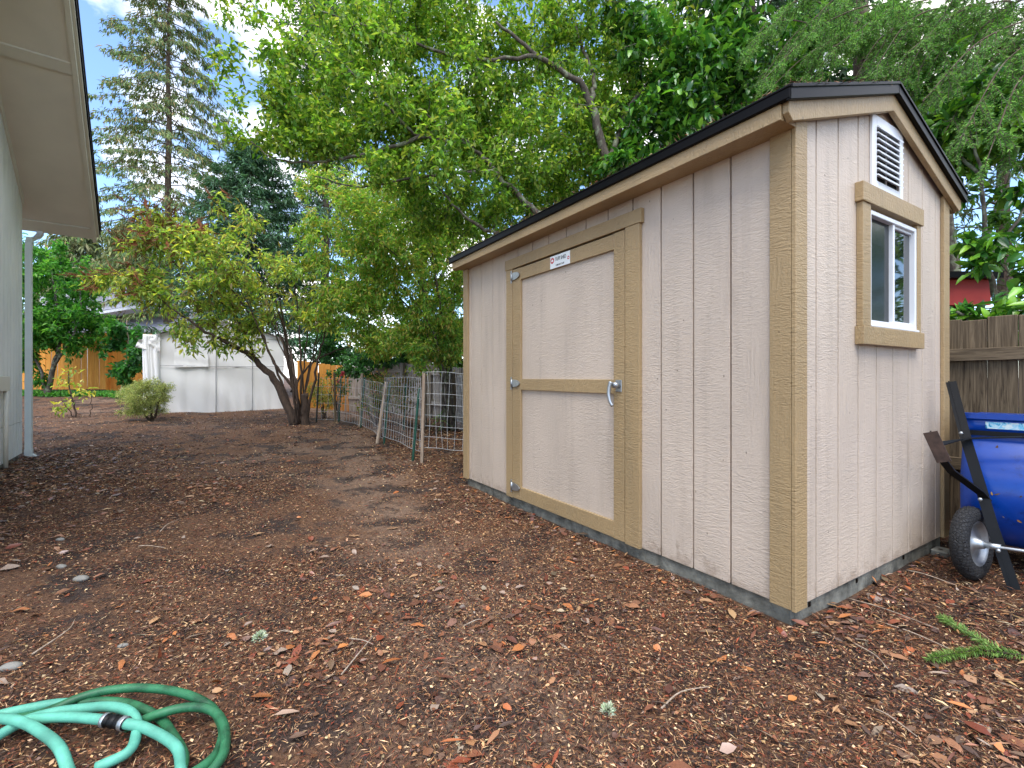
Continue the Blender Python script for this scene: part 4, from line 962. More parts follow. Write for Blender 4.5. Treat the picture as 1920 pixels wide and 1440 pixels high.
# leafy trees beyond the fence that close the view
for (bx, Yd, ell, lab, cols_) in ((800, 12.6, [(760, 480, 110, 110, 12.6, 1.0, 260), (850, 350, 120, 120, 12.8, 1.2, 280), (700, 600, 80, 60, 12.4, .8, 150), (810, 610, 70, 60, 12.2, .8, 160)], 'mid green tree filling the gap behind the feathery tree', [(96, 136, 56), (118, 154, 66), (80, 116, 50)]),
                               (1010, 10.5, [(990, 300, 130, 130, 10.5, 1.2, 260), (1090, 200, 130, 120, 10.3, 1.2, 240), (900, 450, 100, 90, 10.6, 1, 180), (960, 600, 110, 90, 10.8, 1, 190), (880, 660, 60, 50, 10.9, .6, 90)], 'deep green tree directly behind the lichened limbs', [(84, 126, 48), (104, 144, 56), (68, 104, 42)]),
                               (1280, 9.6, [(1220, 250, 110, 110, 9.6, 1, 200), (1340, 170, 130, 120, 9.6, 1, 240), (1480, 100, 110, 100, 9.6, 1, 180), (1620, 80, 120, 90, 9.8, 1, 170)], 'dark green tree behind the laurel above the roof', [(70, 108, 46), (88, 128, 54), (56, 90, 40)]),
                               (1800, 8.6, [(1780, 190, 110, 100, 8.6, 1, 190), (1900, 210, 90, 80, 8.6, 1, 130), (1850, 440, 60, 40, 8.8, .5, 30)], 'green tree behind the hanging spruce boughs at far right', [(72, 112, 50), (92, 134, 58), (56, 92, 42)])):
    b = gp(bx, 760, Yd)
    broad_tree('broadleaf_tree', lab, 'tree', b, [[b, px(bx, 600, Yd), px(bx - 20, 400, Yd), px(bx - 10, 200, Yd)], [px(bx, 600, Yd), px(bx + 60, 420, Yd), px(bx + 90, 250, Yd)], [px(bx, 560, Yd), px(bx - 70, 460, Yd), px(bx - 100, 360, Yd)]], [[.12, .1, .07, .03], [.06, .04, .02], [.05, .03, .015]], ell, 22, 0.12, 0.06, cols_, M['bark'], M['leaf'], None, 0.006, 0.35)
# laurels: behind the shed, right of the shed, and one unseen, added off right for the window reflection
LAUREL = [(60, 108, 44), (74, 124, 50), (50, 92, 40), (98, 150, 58), (124, 172, 66)]
b = np.array([3.0, 6.4, -0.05])
limbs = [[b, px(1330, 330, 6.3), px(1290, 220, 6.2), px(1250, 130, 6.1)], [b, px(1370, 300, 6.4), px(1390, 180, 6.2), px(1380, 60, 6.2)], [px(1330, 330, 6.3), px(1230, 300, 6.2), px(1160, 260, 6.1)], [px(1390, 180, 6.2), px(1500, 130, 6.2), px(1560, 70, 6.2)]]
ells = [(1240, 220, 110, 120, 6.0, .6, 280), (1340, 180, 100, 120, 5.9, .6, 280), (1290, 60, 150, 90, 6.1, .7, 240), (1180, 330, 80, 70, 6.0, .5, 140), (1440, 130, 90, 90, 6.1, .6, 140)]
broad_tree('laurel_shrub', 'tall dark glossy laurel packed behind the shed roof', 'shrub', b, limbs, [[.07, .05, .035, .015], [.06, .045, .03, .012], [.03, .02, .01], [.03, .02, .008]], ells, 11, 0.14, 0.058, LAUREL, M['bark'], M['gloss_leaf'], None, 0.006, 0.2, quads=False, jit=.04)
b = np.array([4.25, 3.9, -0.05])
limbs = [[b, px(1885, 640, 4.1), px(1850, 480, 4.0), px(1840, 330, 3.9), px(1800, 220, 3.9)], [px(1885, 640, 4.1), px(1840, 600, 3.75), px(1795, 585, 3.5)], [px(1850, 480, 4.0), px(1930, 380, 4.0), px(1960, 260, 4.0)], [px(1840, 330, 3.9), px(1760, 260, 4.2), px(1700, 210, 4.4)], [b, px(1950, 600, 3.9), px(1990, 500, 3.8)]]
ells = [(1850, 560, 70, 55, 3.6, .3, 48), (1900, 500, 50, 40, 3.7, .3, 26), (1850, 470, 40, 30, 3.8, .3, 14), (1790, 250, 90, 70, 4.2, .5, 170), (1900, 250, 80, 80, 4.1, .5, 130), (1840, 350, 60, 40, 4.1, .3, 34), (1760, 180, 70, 60, 4.5, .5, 70), (2050, 450, 90, 160, 3.9, .5, 120), (1860, 640, 40, 20, 3.4, .15, 8)]
broad_tree('laurel_shrub', 'glossy broad leaved laurel hanging over the fence right of the shed', 'shrub', b, limbs, [[.035, .028, .02, .012, .008], [.02, .016, .01], [.016, .01, .006], [.014, .01, .006], [.02, .012, .006]], ells, 9, 0.125, 0.052, LAUREL + [(130, 178, 56)], M['bark'], M['gloss_leaf'], None, 0.006, 0.15, quads=False, jit=.035, t0=.45)
b = np.array([7.2, 3.2, 0])
limbs = [[b, b + [0, 0, 1.5], b + [.2, .1, 3.2]], [b, b + [-.4, .2, 1.4], b + [-.8, .3, 2.6]], [b, b + [.3, -.6, 1.3], b + [.5, -1.2, 2.4]]]
def world_ell(c, R, n): # as ell_targets but in metres
    return c, R, n
root = tag(empty('laurel_shrub'), 'unseen laurel hedge added right of the yard for the window to reflect', 'shrub')
T = Tubes(); ls = [smooth_path(l, 6) for l in limbs]
for l in ls: T.add(l, np.linspace(.05, .015, len(l)), 6)
tg = b + [0, 0, 1.9] + unit(rng.normal(size=(420, 3))) * rng.uniform(.4, 1, (420, 1)) * [1.1, 1.9, 1.8]; tg = tg[tg[:, 2] > .2]
tw4 = grow(ls, tg, T); T.build('trunk', M['bark'], root)
pos, d, u, LL, WW = leaf_on_twigs(tw4, 14, .14, .06); crown_obj('crown', root, M['gloss_leaf'], [(pos, d, u, LL, WW, dict(quads=True))], [palette(len(pos), LAUREL + [(130, 178, 56), (150, 190, 70)])])

# near spruce whose boughs hang over the shed roof
sp = tag(empty('spruce_tree'), 'soft green spruce boughs hanging over the shed roof at upper right', 'tree')
T = Tubes(); tb0 = np.array([4.6, 6.2, 0]); zz = np.linspace(-.2, 9, 12)
T.add(np.stack([tb0[0] + 0 * zz, tb0[1] + 0 * zz, zz], -1), .17 * (1 - zz / 11), 9)
P, D, U, L, Cc = [], [], [], [], []
def shoot(a, d, ln, dens=310, nl=0.031, bright=1.0):
    n = max(6, int(ln * dens)); t = rng.uniform(0, 1, n)[:, None]; sag = np.array([0, 0, -0.12 * ln])
    p = a + d * ln * t + sag * t ** 2
    r = unit(rng.normal(size=(n, 3))); r = unit(r - d * np.sum(r * d, 1, keepdims=True)); dd = unit(d * 0.6 + r * [1, 1, .55])
    P.append(p); D.append(dd); U.append(unit(rng.normal(size=(n, 3)))); L.append(nl * rng.uniform(.7, 1.2, n) * (1.05 - 0.3 * t[:, 0])); Cc.append(palette(n, [(120, 172, 76), (98, 150, 64), (150, 196, 92), (80, 128, 58)], .16) * bright)
    T.add(np.vstack([a, a + d * ln * .5 + sag * .25, a + d * ln + sag]), [.003, .0022, .0012], 4, False)
def bough(pts, nsh, slen, hang=0.5):
    p = smooth_path(pts, 8); T.add(p, np.linspace(.012, .003, len(p)), 5, False); bright = rng.uniform(.8, 1.25)
    for _ in range(int(nsh * 1.7)):
        t = rng.uniform(0.1, 1.0) * (len(p) - 1.01); i = int(t); a = p[i] + (p[i + 1] - p[i]) * (t - i); ax = unit(p[i + 1] - p[i])
        side = unit(np.cross(ax, [0, 0, 1])) * rng.choice([-1, 1]); d = unit(ax * .55 + side * rng.uniform(.3, .9) + np.array([0, 0, -hang * rng.uniform(.4, 1.5)]) + rng.normal(0, .15, 3)); ln = slen * rng.uniform(.5, 1.2)
        shoot(a, d, ln, bright=bright)
        for _k in range(3):
            s2 = unit(d + rng.normal(0, .6, 3)); shoot(a + d * ln * rng.uniform(.2, .7), s2, ln * .45, bright=bright)
for (x0, y0, Y0, x1, y1, Y1, n, ln, hg) in [
    (1720, 20, 4.8, 1500, 120, 4.7, 34, .26, .5), (1640, 10, 4.6, 1430, 150, 4.6, 30, .24, .6), (1800, 0, 4.4, 1560, 90, 4.3, 34, .26, .5), (1760, 20, 4.2, 1640, 130, 4.2, 26, .24, .7),
    (1900, 10, 4.0, 1700, 100, 3.9, 34, .26, .6), (1940, 40, 3.7, 1730, 190, 3.6, 30, .24, .9), (1960, 60, 3.5, 1800, 260, 3.4, 34, .24, 1.2), (1960, 100, 3.4, 1850, 300, 3.3, 26, .22, 1.4), (1930, 60, 3.9, 1770, 250, 3.9, 30, .24, 1.1), (1960, 120, 3.8, 1890, 290, 3.8, 24, .22, 1.3), (1990, 40, 3.6, 1890, 200, 3.5, 26, .22, 1.0),
    (1560, -20, 5.0, 1440, 60, 5.0, 24, .26, .5), (1700, -60, 4.4, 1520, 40, 4.4, 26, .26, .5), (1880, -60, 4.0, 1760, 40, 4.0, 26, .26, .6), (1620, 60, 4.9, 1420, 190, 4.9, 18, .2, .5), (1780, 60, 4.4, 1690, 230, 4.4, 26, .24, 1.1), (1500, 40, 5.1, 1400, 100, 5.1, 18, .22, .6)] + [(1480 + 30 * k + 40, 0 + (k * 37) % 60, 5.2 - .09 * k, 1400 + 32 * k, 90 + (k * 53) % 80, 5.1 - .09 * k, 22, .26, .5 + .05 * k) for k in range(14)]:
    A, B = px(x0, y0, Y0), px(x1, y1, Y1); m_ = (A + B) / 2 + [0, 0, .15]
    bough([tb0 + [0, 0, A[2] + .6], A * .6 + tb0 * .4 * [1, 1, 0] + [0, 0, .4 * (A[2] + .5)], A, m_, B], n, ln, hg)
T.build('trunk', M['red_bark'], sp)
P, D, U, L, Cc = np.vstack(P), np.vstack(D), np.vstack(U), np.concatenate(L), np.vstack(Cc)
crown_obj('crown', sp, M['needle'], [(P, D, U, L, np.full(len(L), .0046), dict(quads=True, fold=0.0, curl=0.1))], [Cc])

# pen plants
def small_plant(name, label, cat, x, y, Y, h, ells, per, L, W, cols, leafm='leaf', droop=0.2, stems=5, bark='dark_bark', tr=.004):
    b = gp(x, y, Y); limbs, rad = [], []
    for k in range(stems):
        e = b + [rng.normal(0, .25) * h, rng.normal(0, .2) * h, h * rng.uniform(.6, 1)]; limbs.append([b, (b + e) / 2 + [0, 0, .1 * h], e]); rad.append([.012, .008, .003])
    return broad_tree(name, label, cat, b, limbs, rad, ells, per, L, W, cols, M[bark], M[leafm], None, tr, droop)
rose, tw5 = small_plant('rose_bush', 'sparse rose bush with red blooms before the orange fence', 'rose bush', 637, 785, 9.5, 1.0, [(640, 730, 12, 26, 9.5, .2, 26), (650, 715, 8, 15, 9.5, .2, 10)], 6, .07, .045, [(70, 104, 56), (96, 124, 66)])
M['rose'] = plain('red_petals', lin(176, 44, 52), 0.6)
for (rx_, ry_) in ((635, 715), (641, 704), (633, 724), (643, 699)):
    bm = bmesh.new(); bmesh.ops.create_icosphere(bm, subdivisions=2, radius=.038)
    for v_ in bm.verts: v_.co *= 1 + .25 * math.sin(v_.co.x * 140) * math.cos(v_.co.y * 120)
    o = bm_obj('rose_bloom', bm, M['rose'], rose); o.location = px(rx_, ry_, 9.45)
small_plant('currant_bush', 'yellow green wispy bush left of the roses in the pen', 'bush', 608, 785, 9.9, .9, [(608, 745, 20, 32, 9.9, .35, 110), (590, 735, 14, 26, 10, .3, 50), (622, 755, 10, 20, 9.8, .2, 26)], 12, .055, .024, [(150, 158, 84), (124, 140, 70), (176, 164, 104)])
small_plant('dry_bush', 'bushy plant with pink tips in the middle of the pen', 'bush', 705, 790, 8.6, .9, [(705, 735, 22, 36, 8.6, .35, 120), (725, 725, 26, 28, 8.4, .35, 80), (700, 770, 20, 12, 8.6, .3, 40)], 11, .06, .03, [(120, 136, 66), (150, 150, 80), (176, 132, 104), (104, 122, 60)])
small_plant('dry_bush', 'brown tangled bush in the pen before the shed side fence', 'bush', 745, 800, 8.2, .8, [(748, 750, 24, 24, 8.2, .3, 90), (770, 720, 16, 20, 8.4, .3, 50)], 10, .055, .024, [(112, 96, 60), (104, 118, 62), (140, 120, 80)])
small_plant('strap_plant', 'small spiky green clump at the foot of the pen fence', 'plant', 818, 800, 7.8, .25, [(818, 790, 12, 8, 7.8, .12, 26)], 4, .18, .014, [(86, 120, 74), (110, 140, 90)], stems=3)
# green ground cover strip
n = 9000; gxr = rng.uniform(-16.5, -11.2, n); gyr = 13.4 + rng.beta(2, 2, n) * 1.1 + .12 * np.sin(gxr * 3)
pos = np.stack([gxr, gyr, zg(gxr, gyr) + rng.uniform(.01, .09, n)], -1)
gc = crown_obj('ground_cover', None, M['leaf'], [(pos, unit(rng.normal(size=(n, 3)) + [0, 0, .3]), unit(rng.normal(size=(n, 3)) * .4 + [0, 0, 1]), rng.uniform(.06, .12, n), rng.uniform(.04, .07, n), dict(quads=True))], [palette(n, [(84, 148, 66), (106, 168, 84), (66, 124, 54)])])
tag(gc, 'low green ground cover along the cedar fence', 'ground cover', kind='stuff')

# ---------------------------------------------------------------- blue dump cart stored upright beside the shed
cart = tag(empty('dump_cart'), 'blue garden dump cart with black frame tipped upright beside the shed', 'cart')
AX = unit(np.array([0.66, -0.75, 0.06])); BK = unit(np.array([0.75, 0.66, 0])); UPV = np.array([0, 0, 1.0])
W0 = px(1822, 1017, 2.42)
def flat_bar(name, pts, w, t, mat, wdir, parent=cart):
    """strap bent along pts, width along wdir"""
    P_ = np.asarray(pts, float); bm = bmesh.new(); rings = []
    for i, p in enumerate(P_):
        d = unit(P_[min(i + 1, len(P_) - 1)] - P_[max(i - 1, 0)]); wv = unit(np.asarray(wdir) - d * np.dot(wdir, d)); tv = np.cross(d, wv)
        rings.append([bm.verts.new(p + wv * sx * w / 2 + tv * sy * t / 2) for sx, sy in ((-1, -1), (1, -1), (1, 1), (-1, 1))])
    for r0, r1 in zip(rings[:-1], rings[1:]):
        for k in range(4): bm.faces.new((r0[k], r0[(k + 1) % 4], r1[(k + 1) % 4], r1[k]))
    bm.faces.new(rings[0][::-1]); bm.faces.new(rings[-1]); bmesh.ops.recalc_face_normals(bm, faces=bm.faces[:])
    return bm_obj(name, bm, mat, parent)
# tub: rounded profile in the (BK, up) plane swept along the axle direction
m, nt_, b_ = new_mat('blue_moulded_plastic')
f_ = noise(nt_, coords(nt_, (1, 1, 1)), 14, 6, .7)
nt_.links.new(ramp(nt_, f_, [(.3, lin(2, 40, 110)), (.45, lin(2, 56, 142)), (.8, lin(3, 62, 152))]), b_.inputs['Base Color']); b_.inputs['Roughness'].default_value = .28
M['blue'] = m
prof = [(.10, .80), (.075, .78), (.075, .72), (.10, .70), (.06, .64), (-.02, .52), (-.05, .40), (-.03, .28), (.03, .18), (.12, .11), (.30, .08), (.46, .10), (.50, .2), (.50, .78), (.47, .80)]
prof = [(a_ + .02 * (k_ % 2) * 0, b_z) for k_, (a_, b_z) in enumerate(prof)]
TUB0 = W0 - AX * 0.055 + BK * 0.17; TUB0[2] = 0.0
bm = bmesh.new(); rings = []
sp_ = np.array(smooth_path([(a_, z_, 0) for a_, z_ in prof[2:13]], 4))[:, :2]; full = [prof[0], prof[1]] + [tuple(k_) for k_ in sp_] + prof[13:]
for s_, inset in ((0.0, .05), (.02, .018), (.05, 0), (.4, 0), (.78, 0), (.82, .05)):
    r_ = []
    for a_, z_ in full:
        ca, cz = .22, .45; r_.append(bm.verts.new(TUB0 + AX * s_ * [1, 1, 0] + BK * (a_ + (ca - a_) * inset) + UPV * (z_ + (cz - z_) * inset)))
    rings.append(r_)
n_ = len(full)
for r0, r1 in zip(rings[:-1], rings[1:]):
    for k_ in range(n_): bm.faces.new((r0[k_], r0[(k_ + 1) % n_], r1[(k_ + 1) % n_], r1[k_]))
bm.faces.new(rings[0][::-1]); bm.faces.new(rings[-1]); bmesh.ops.recalc_face_normals(bm, faces=bm.faces[:])
bm_obj('tub', bm, M['blue'], cart, True)
lip = [TUB0 + AX * [1, 1, 0] * s_ + BK * .085 + UPV * .80 for s_ in (-.005, .8)]
flat_bar('tub_rim', lip, .05, .03, M['blue'], BK)
# faded decal
m, nt_, b_ = new_mat('faded_decal'); f_ = noise(nt_, coords(nt_, (1, 1, 1)), 26, 4, .7, 1.2)
nt_.links.new(ramp(nt_, f_, [(.36, lin(20, 60, 96)), (.42, lin(70, 170, 210)), (.55, lin(186, 206, 212)), (.75, lin(214, 220, 216))]), b_.inputs['Base Color']); b_.inputs['Roughness'].default_value = .5; M['decal'] = m
dc = TUB0 + BK * .0725 + UPV * .752
flat_bar('decal', [dc + AX * [1, 1, 0] * .09, dc + AX * [1, 1, 0] * .24], .036, .001, M['decal'], UPV)
flat_bar('decal', [dc + AX * [1, 1, 0] * .26 + [0, 0, .006], dc + AX * [1, 1, 0] * .34 + [0, 0, .006]], .026, .001, M['decal'], UPV)
flat_bar('tub_strap', [TUB0 + BK * .066 + UPV * .708 + AX * [1, 1, 0] * .0, TUB0 + BK * .066 + UPV * .708 + AX * [1, 1, 0] * .78], .026, .008, M['black_steel'], UPV)
# frame
flat_bar('frame_rail', [px(1902, 1106, 2.26), px(1862, 990, 2.36), px(1812, 826, 2.52), px(1783, 716, 2.66)], .045, .006, M['black_steel'], AX)
flat_bar('frame_rail_flange', [px(1898, 1104, 2.265) + BK * .012, px(1858, 990, 2.365) + BK * .014, px(1808, 826, 2.525) + BK * .014, px(1779, 716, 2.665) + BK * .014], .03, .005, M['black_steel'], BK)
flat_bar('cross_bar', [px(1778, 829, 2.50), px(1815, 822, 2.50), px(1960, 818, 2.32)], .034, .007, M['black_steel'], BK)
flat_bar('foot_plate', [px(1744, 810, 2.42), px(1770, 866, 2.40)], .058, .008, M['rusty_steel'], AX)
flat_bar('foot_strap', [px(1770, 866, 2.402), px(1784, 884, 2.405), px(1838, 924, 2.41), px(1852, 940, 2.41)], .034, .008, M['black_steel'], AX)
flat_bar('foot_strap', [px(1746, 812, 2.425), px(1764, 832, 2.45), px(1800, 824, 2.5)], .03, .006, M['black_steel'], BK)
for (bx_, by_, Yb) in ((1802, 812, 2.49), (1838, 936, 2.385), (1872, 1032, 2.31)):
    t = Tubes(); c = px(bx_, by_, Yb); t.add([c, c - BK * .012], .009, 6); t.build('bolt', M['galv'], cart)
# wheel: lathe about the axle
wheel = empty('wheel'); wheel.parent = cart
WX = unit(np.array([0.46, -0.885, 0.07])); e1 = unit(np.cross(WX, UPV)); e2 = np.cross(e1, WX)
def lathe(name, prof_, mat, seg=36, knobs=0.0):
    a = np.arange(seg) * 2 * math.pi / seg; V = []
    for k_, (x_, r_) in enumerate(prof_):
        rr = r_ + (knobs * ((np.arange(seg) + k_) % 2) if r_ > .135 and knobs else 0)
        V.append(W0 + WX * x_ + np.outer(rr * np.cos(a), e1) + np.outer(rr * np.sin(a), e2))
    m_ = len(prof_); i_ = np.arange(m_ - 1)[:, None] * seg; j_ = np.arange(seg)[None]; j2 = (j_ + 1) % seg
    return link(name, np_mesh(name, np.vstack(V), [np.stack([i_ + j_, i_ + j2, i_ + seg + j2, i_ + seg + j_], -1).reshape(-1, 4)], smooth=True), mat, wheel)
lathe('tyre', [(.022, .104), (.036, .125), (.037, .15), (.030, .168), (.016, .178), (.006, .180), (-.006, .180), (-.016, .178), (-.030, .168), (-.037, .15), (-.036, .125), (-.022, .104)], M['rubber'], 56, .0035)
lathe('rim', [(.03, .112), (.024, .1), (.01, .092), (.004, .06), (.012, .035), (.03, .026), (.05, .02), (.05, .001)], M['galv'])
lathe('rim', [(-.03, .112), (-.024, .1), (-.01, .092), (-.004, .06), (-.012, .035), (-.03, .02), (-.03, .001)], M['galv'])
t = Tubes(); t.add([W0 + WX * .04, W0 + WX * .11], .016, 10); t.build('hub', M['galv'], wheel)
t = Tubes(); t.add([W0 + WX * .05, W0 + WX * .11, W0 + WX * .05 + AX * .75], .008, 8); t.build('axle', M['galv'], cart)
W1 = AX * .8
for o in list(wheel.children):
    if o.name.startswith(('tyre', 'rim')):
        c_ = o.copy(); COL.objects.link(c_); c_.location = W1

# leaf scraps stuck to the wet tub
fl = [k_ for k_ in prof if -.06 < k_[0] < .07 and .2 < k_[1] < .7]
for k in range(16):
    a_, z_ = fl[rng.integers(len(fl))]; c = TUB0 + AX * [1, 1, 0] * rng.uniform(.1, .4) + BK * (a_ - .003) + UPV * (z_ + rng.uniform(-.02, .02)); az = rng.uniform(0, 6.28)
    v, f, kk = leaves_arrays(c[None], (AX * math.cos(az) + UPV * math.sin(az))[None], -BK[None], rng.uniform(.012, .03), rng.uniform(.005, .012), fold=.2)
    link('leaf_scrap', np_mesh('leaf_scrap', v, [f], np.repeat(palette(1, [(120, 84, 50), (150, 120, 60), (90, 66, 44)]), 8, 0)), M['litter'], cart)
# ---------------------------------------------------------------- garden hoses in the foreground
def hose_path(pts, lift):
    o_ = []
    for (x_, y_), h_ in zip(pts, lift):
        Y_ = F * (CZ - (-0.02 + h_)) / (y_ - HZ); o_.append(px(x_, y_, Y_))
    return smooth_path(o_, 8)
def hose(name, label, mat, paths, r):
    root = tag(empty(name), label, 'hose')
    for pts, lift in paths:
        t = Tubes(); t.add(hose_path(pts, lift), r, 10); t.build('hose_length', mat, root)
    return root
R1 = .0125
hose('garden_hose', 'dark green garden hose looped at the bottom left', M['hose_green'], [
    ([(-60, 1375), (0, 1352), (60, 1342), (105, 1327), (150, 1308), (205, 1294), (270, 1290), (335, 1298), (385, 1318), (408, 1342), (418, 1375), (400, 1420), (340, 1460), (250, 1480), (150, 1478)], [.015, .015, .02, .04, .05, .055, .055, .055, .05, .03, .02, .015, .015, .015, .015]),
    ([(150, 1318), (190, 1315), (235, 1318), (270, 1330), (300, 1347), (320, 1372), (345, 1420), (330, 1470)], [.035, .035, .03, .03, .02, .015, .015, .015]),
    ([(235, 1365), (264, 1352), (300, 1338), (345, 1327), (385, 1328), (410, 1342), (422, 1372), (418, 1415), (385, 1460)], [.02, .03, .045, .05, .05, .045, .045, .042, .03])], R1)
th = hose('garden_hose', 'pale teal garden hose with dark coupling at the bottom left', M['hose_teal'], [
    ([(-40, 1352), (0, 1340), (50, 1329), (100, 1320), (150, 1317)], [.03, .03, .03, .03, .03]),
    ([(10, 1372), (40, 1353), (100, 1336), (160, 1328), (205, 1325), (238, 1332), (254, 1348), (256, 1375), (240, 1410), (180, 1440)], [.03, .04, .045, .05, .055, .055, .05, .04, .03, .015]),
    ([(-30, 1395), (45, 1353), (90, 1346), (140, 1345), (197, 1350)], [.04, .05, .055, .06, .06]),
    ([(232, 1356), (275, 1366), (330, 1400), (340, 1450)], [.06, .05, .03, .015]),
    ([(-60, 1345), (0, 1347), (35, 1352), (70, 1368), (110, 1400), (130, 1450)], [.06, .065, .065, .06, .05, .03])], .0135)
cpl = hose_path([(195, 1350), (210, 1352), (222, 1354), (236, 1357)], [.06] * 4)
t = Tubes(); t.add(cpl, np.where(np.arange(len(cpl)) % 8 < 5, .0175, .0145), 12); t.build('coupling', M['black_steel'], th)
for a_, b_ in ((-2, 4), (len(cpl) - 5, len(cpl) + 1)):
    t = Tubes(); t.add(cpl[max(a_, 0):b_], .0182, 12); t.build('ferrule', M['galv'], th)

# ---------------------------------------------------------------- litter on the ground
def shed_mask(X, Y, pad=0.02):
    c, s = math.cos(SH_RZ), math.sin(SH_RZ); dx, dy = X - 1.163, Y - 1.93; lx, ly = c * dx + s * dy, -s * dx + c * dy
    inside = (lx > 0.03 - pad) & (lx < SW + pad) & (ly > 0.03 - pad) & (ly < SL + pad)
    c, s = math.cos(HS_RZ), math.sin(HS_RZ); dx, dy = X + 6.15, Y - 5.92; lx, ly = c * dx + s * dy, -s * dx + c * dy
    return inside | ((lx < -.02) & (ly < 0.0))
def patch(X, Y):    # 0..1: where the litter thins out to bare trodden soil
    w = np.sin(X * .9 + 1.1 * np.sin(Y * .7)) * np.sin(Y * .8 + .6 * np.sin(X * 1.3)) + .5 * np.sin(X * 2.3 + Y * 1.7) * np.sin(Y * 2.9 - X)
    path = np.exp(-((X + 0.9 + .42 * (Y - 3.3)) / .55) ** 2) * ((Y > 2.2) & (Y < 7.5))
    fine_ = np.sin(X * 5.1 + 2 * np.sin(Y * 3.3)) * np.sin(Y * 4.7 + 1.5 * np.sin(X * 3.9))
    return np.clip(0.72 + .4 * w + .28 * fine_ - .6 * path * (Y > 2.6), .06, 1)
def scatter(n, ymin, ymax, pw):
    Y = (ymin ** pw + rng.uniform(0, 1, n) * (ymax ** pw - ymin ** pw)) ** (1 / pw); X = rng.uniform(-1.15, 1.15, n) * (Y + .1)
    k = (~shed_mask(X, Y)) & (rng.uniform(0, 1, n) < patch(X, Y)); return X[k], Y[k]
LIT = [(124, 82, 56), (94, 60, 44), (150, 104, 70), (66, 45, 36), (178, 138, 96), (44, 33, 28), (134, 70, 46), (100, 82, 70), (56, 40, 34), (84, 54, 42), (206, 172, 132), (40, 30, 27)]
V, Fc, C, off = [], [], [], 0
for n_, y0_, y1_, pw_, l0, l1, w_, lift in ((420000, .95, 4.6, 1.4, .012, .034, .0019, .012), (90000, 3.2, 12, 1.1, .02, .05, .0036, .014), (150000, .95, 5.5, 1.3, .006, .018, .007, .012), (36000, 4, 14, 1.1, .015, .035, .014, .014)):
    X, Y = scatter(n_, y0_, y1_, pw_); n = len(X); az = rng.uniform(0, 6.283, n)
    d = np.stack([np.cos(az), np.sin(az), rng.normal(0, .22, n)], -1)
    pos = np.stack([X, Y, zg(X, Y) + rng.uniform(.001, lift, n)], -1)
    v, f, k = leaves_arrays(pos, d, unit(rng.normal(0, .45, (n, 3)) + [0, 0, 1]), rng.uniform(l0, l1, n), w_ * rng.uniform(.6, 1.5, n), quads=True, fold=.15, curl=.05)
    V.append(v); Fc.append(f + off); C.append(np.repeat(palette(n, LIT, .25), 4, 0)); off += len(v)
# coarse straw and mould on the heap in the pen, along the house wall and beside the cart
for cx, cy, sx, sy, n in ((-.8, 6.6, .6, 1.0, 6000), (-2.0, 8.3, .8, .9, 4000), (-5.0, 4.6, .9, 1.0, 3500), (2.3, 2.0, .7, .4, 1800), (-5.6, 5.6, .7, .8, 2500)):
    X = rng.normal(cx, sx, n); Y = rng.normal(cy, sy, n); k = ~shed_mask(X, Y); X, Y = X[k], Y[k]; n = len(X); az = rng.uniform(0, 6.283, n)
    pos = np.stack([X, Y, zg(X, Y) + rng.uniform(.002, .03, n)], -1)
    v, f, k = leaves_arrays(pos, np.stack([np.cos(az), np.sin(az), rng.normal(0, .3, n)], -1), unit(rng.normal(0, .5, (n, 3)) + [0, 0, 1]), rng.uniform(.025, .07, n), rng.uniform(.002, .010, n), quads=True, fold=.2, curl=.15)
    V.append(v); Fc.append(f + off); C.append(np.repeat(palette(n, LIT + [(188, 150, 104), (160, 118, 80), (206, 184, 150)], .2), 4, 0)); off += len(v)
lt = link('needle_litter', np_mesh('needle_litter', np.vstack(V), [np.vstack(Fc)], np.vstack(C)), M['litter'])
tag(lt, 'brown needles and chips strewn over the bare soil', 'litter', kind='stuff')
# small and far leaves
X, Y = scatter(30000, 1.0, 12, 1.2)
cl_ = np.sin(X * 2.1 + 1.7 * np.sin(Y * 1.9)) * np.sin(Y * 2.4 + X * .8) + .6 * np.sin(X * 6.3 + Y * 2) * np.sin(Y * 5.7 - X * 2.2)
k_ = rng.uniform(size=len(X)) < np.clip(.3 + .35 * cl_, .1, 1); X, Y = X[k_], Y[k_]
dr = rng.uniform(0, SL, 150); off_ = -np.abs(rng.normal(0, .10, 150)) - .0; c_, s_ = math.cos(SH_RZ), math.sin(SH_RZ)
X = np.concatenate([X, 1.163 + c_ * off_ - s_ * dr, 1.163 + c_ * dr * .57 - s_ * off_]); Y = np.concatenate([Y, 1.93 + s_ * off_ + c_ * dr, 1.93 + s_ * dr * .57 + c_ * off_])
hx = rng.uniform(-3.2, .1, 1400); ho = np.abs(rng.normal(0, .8, 1400)) + .02; c_, s_ = math.cos(HS_RZ), math.sin(HS_RZ)
X = np.concatenate([X, -6.15 + c_ * ho - s_ * hx]); Y = np.concatenate([Y, 5.92 + s_ * ho + c_ * hx])
n = len(X); az = rng.uniform(0, 6.283, n)
LEAFC = [(122, 78, 56), (98, 64, 48), (144, 100, 72), (92, 70, 62), (164, 126, 92), (126, 66, 44), (166, 102, 58), (146, 126, 110), (110, 84, 68)]
pos = np.stack([X, Y, zg(X, Y) + rng.uniform(.006, .018, n)], -1)
sl = crown_obj('leaf_litter', None, M['wet_leaf'], [(pos, np.stack([np.cos(az), np.sin(az), rng.normal(.05, .15, n)], -1), unit(rng.normal(0, .28, (n, 3)) + [0, 0, 1]), np.clip(rng.gamma(2.2, .018, n), .014, .075), np.clip(rng.gamma(2.5, .008, n), .007, .032), dict(fold=.1, curl=.1))], [palette(n, LEAFC, .2)])
tag(sl, 'small brown fallen leaves scattered over the yard', 'leaves', kind='stuff')
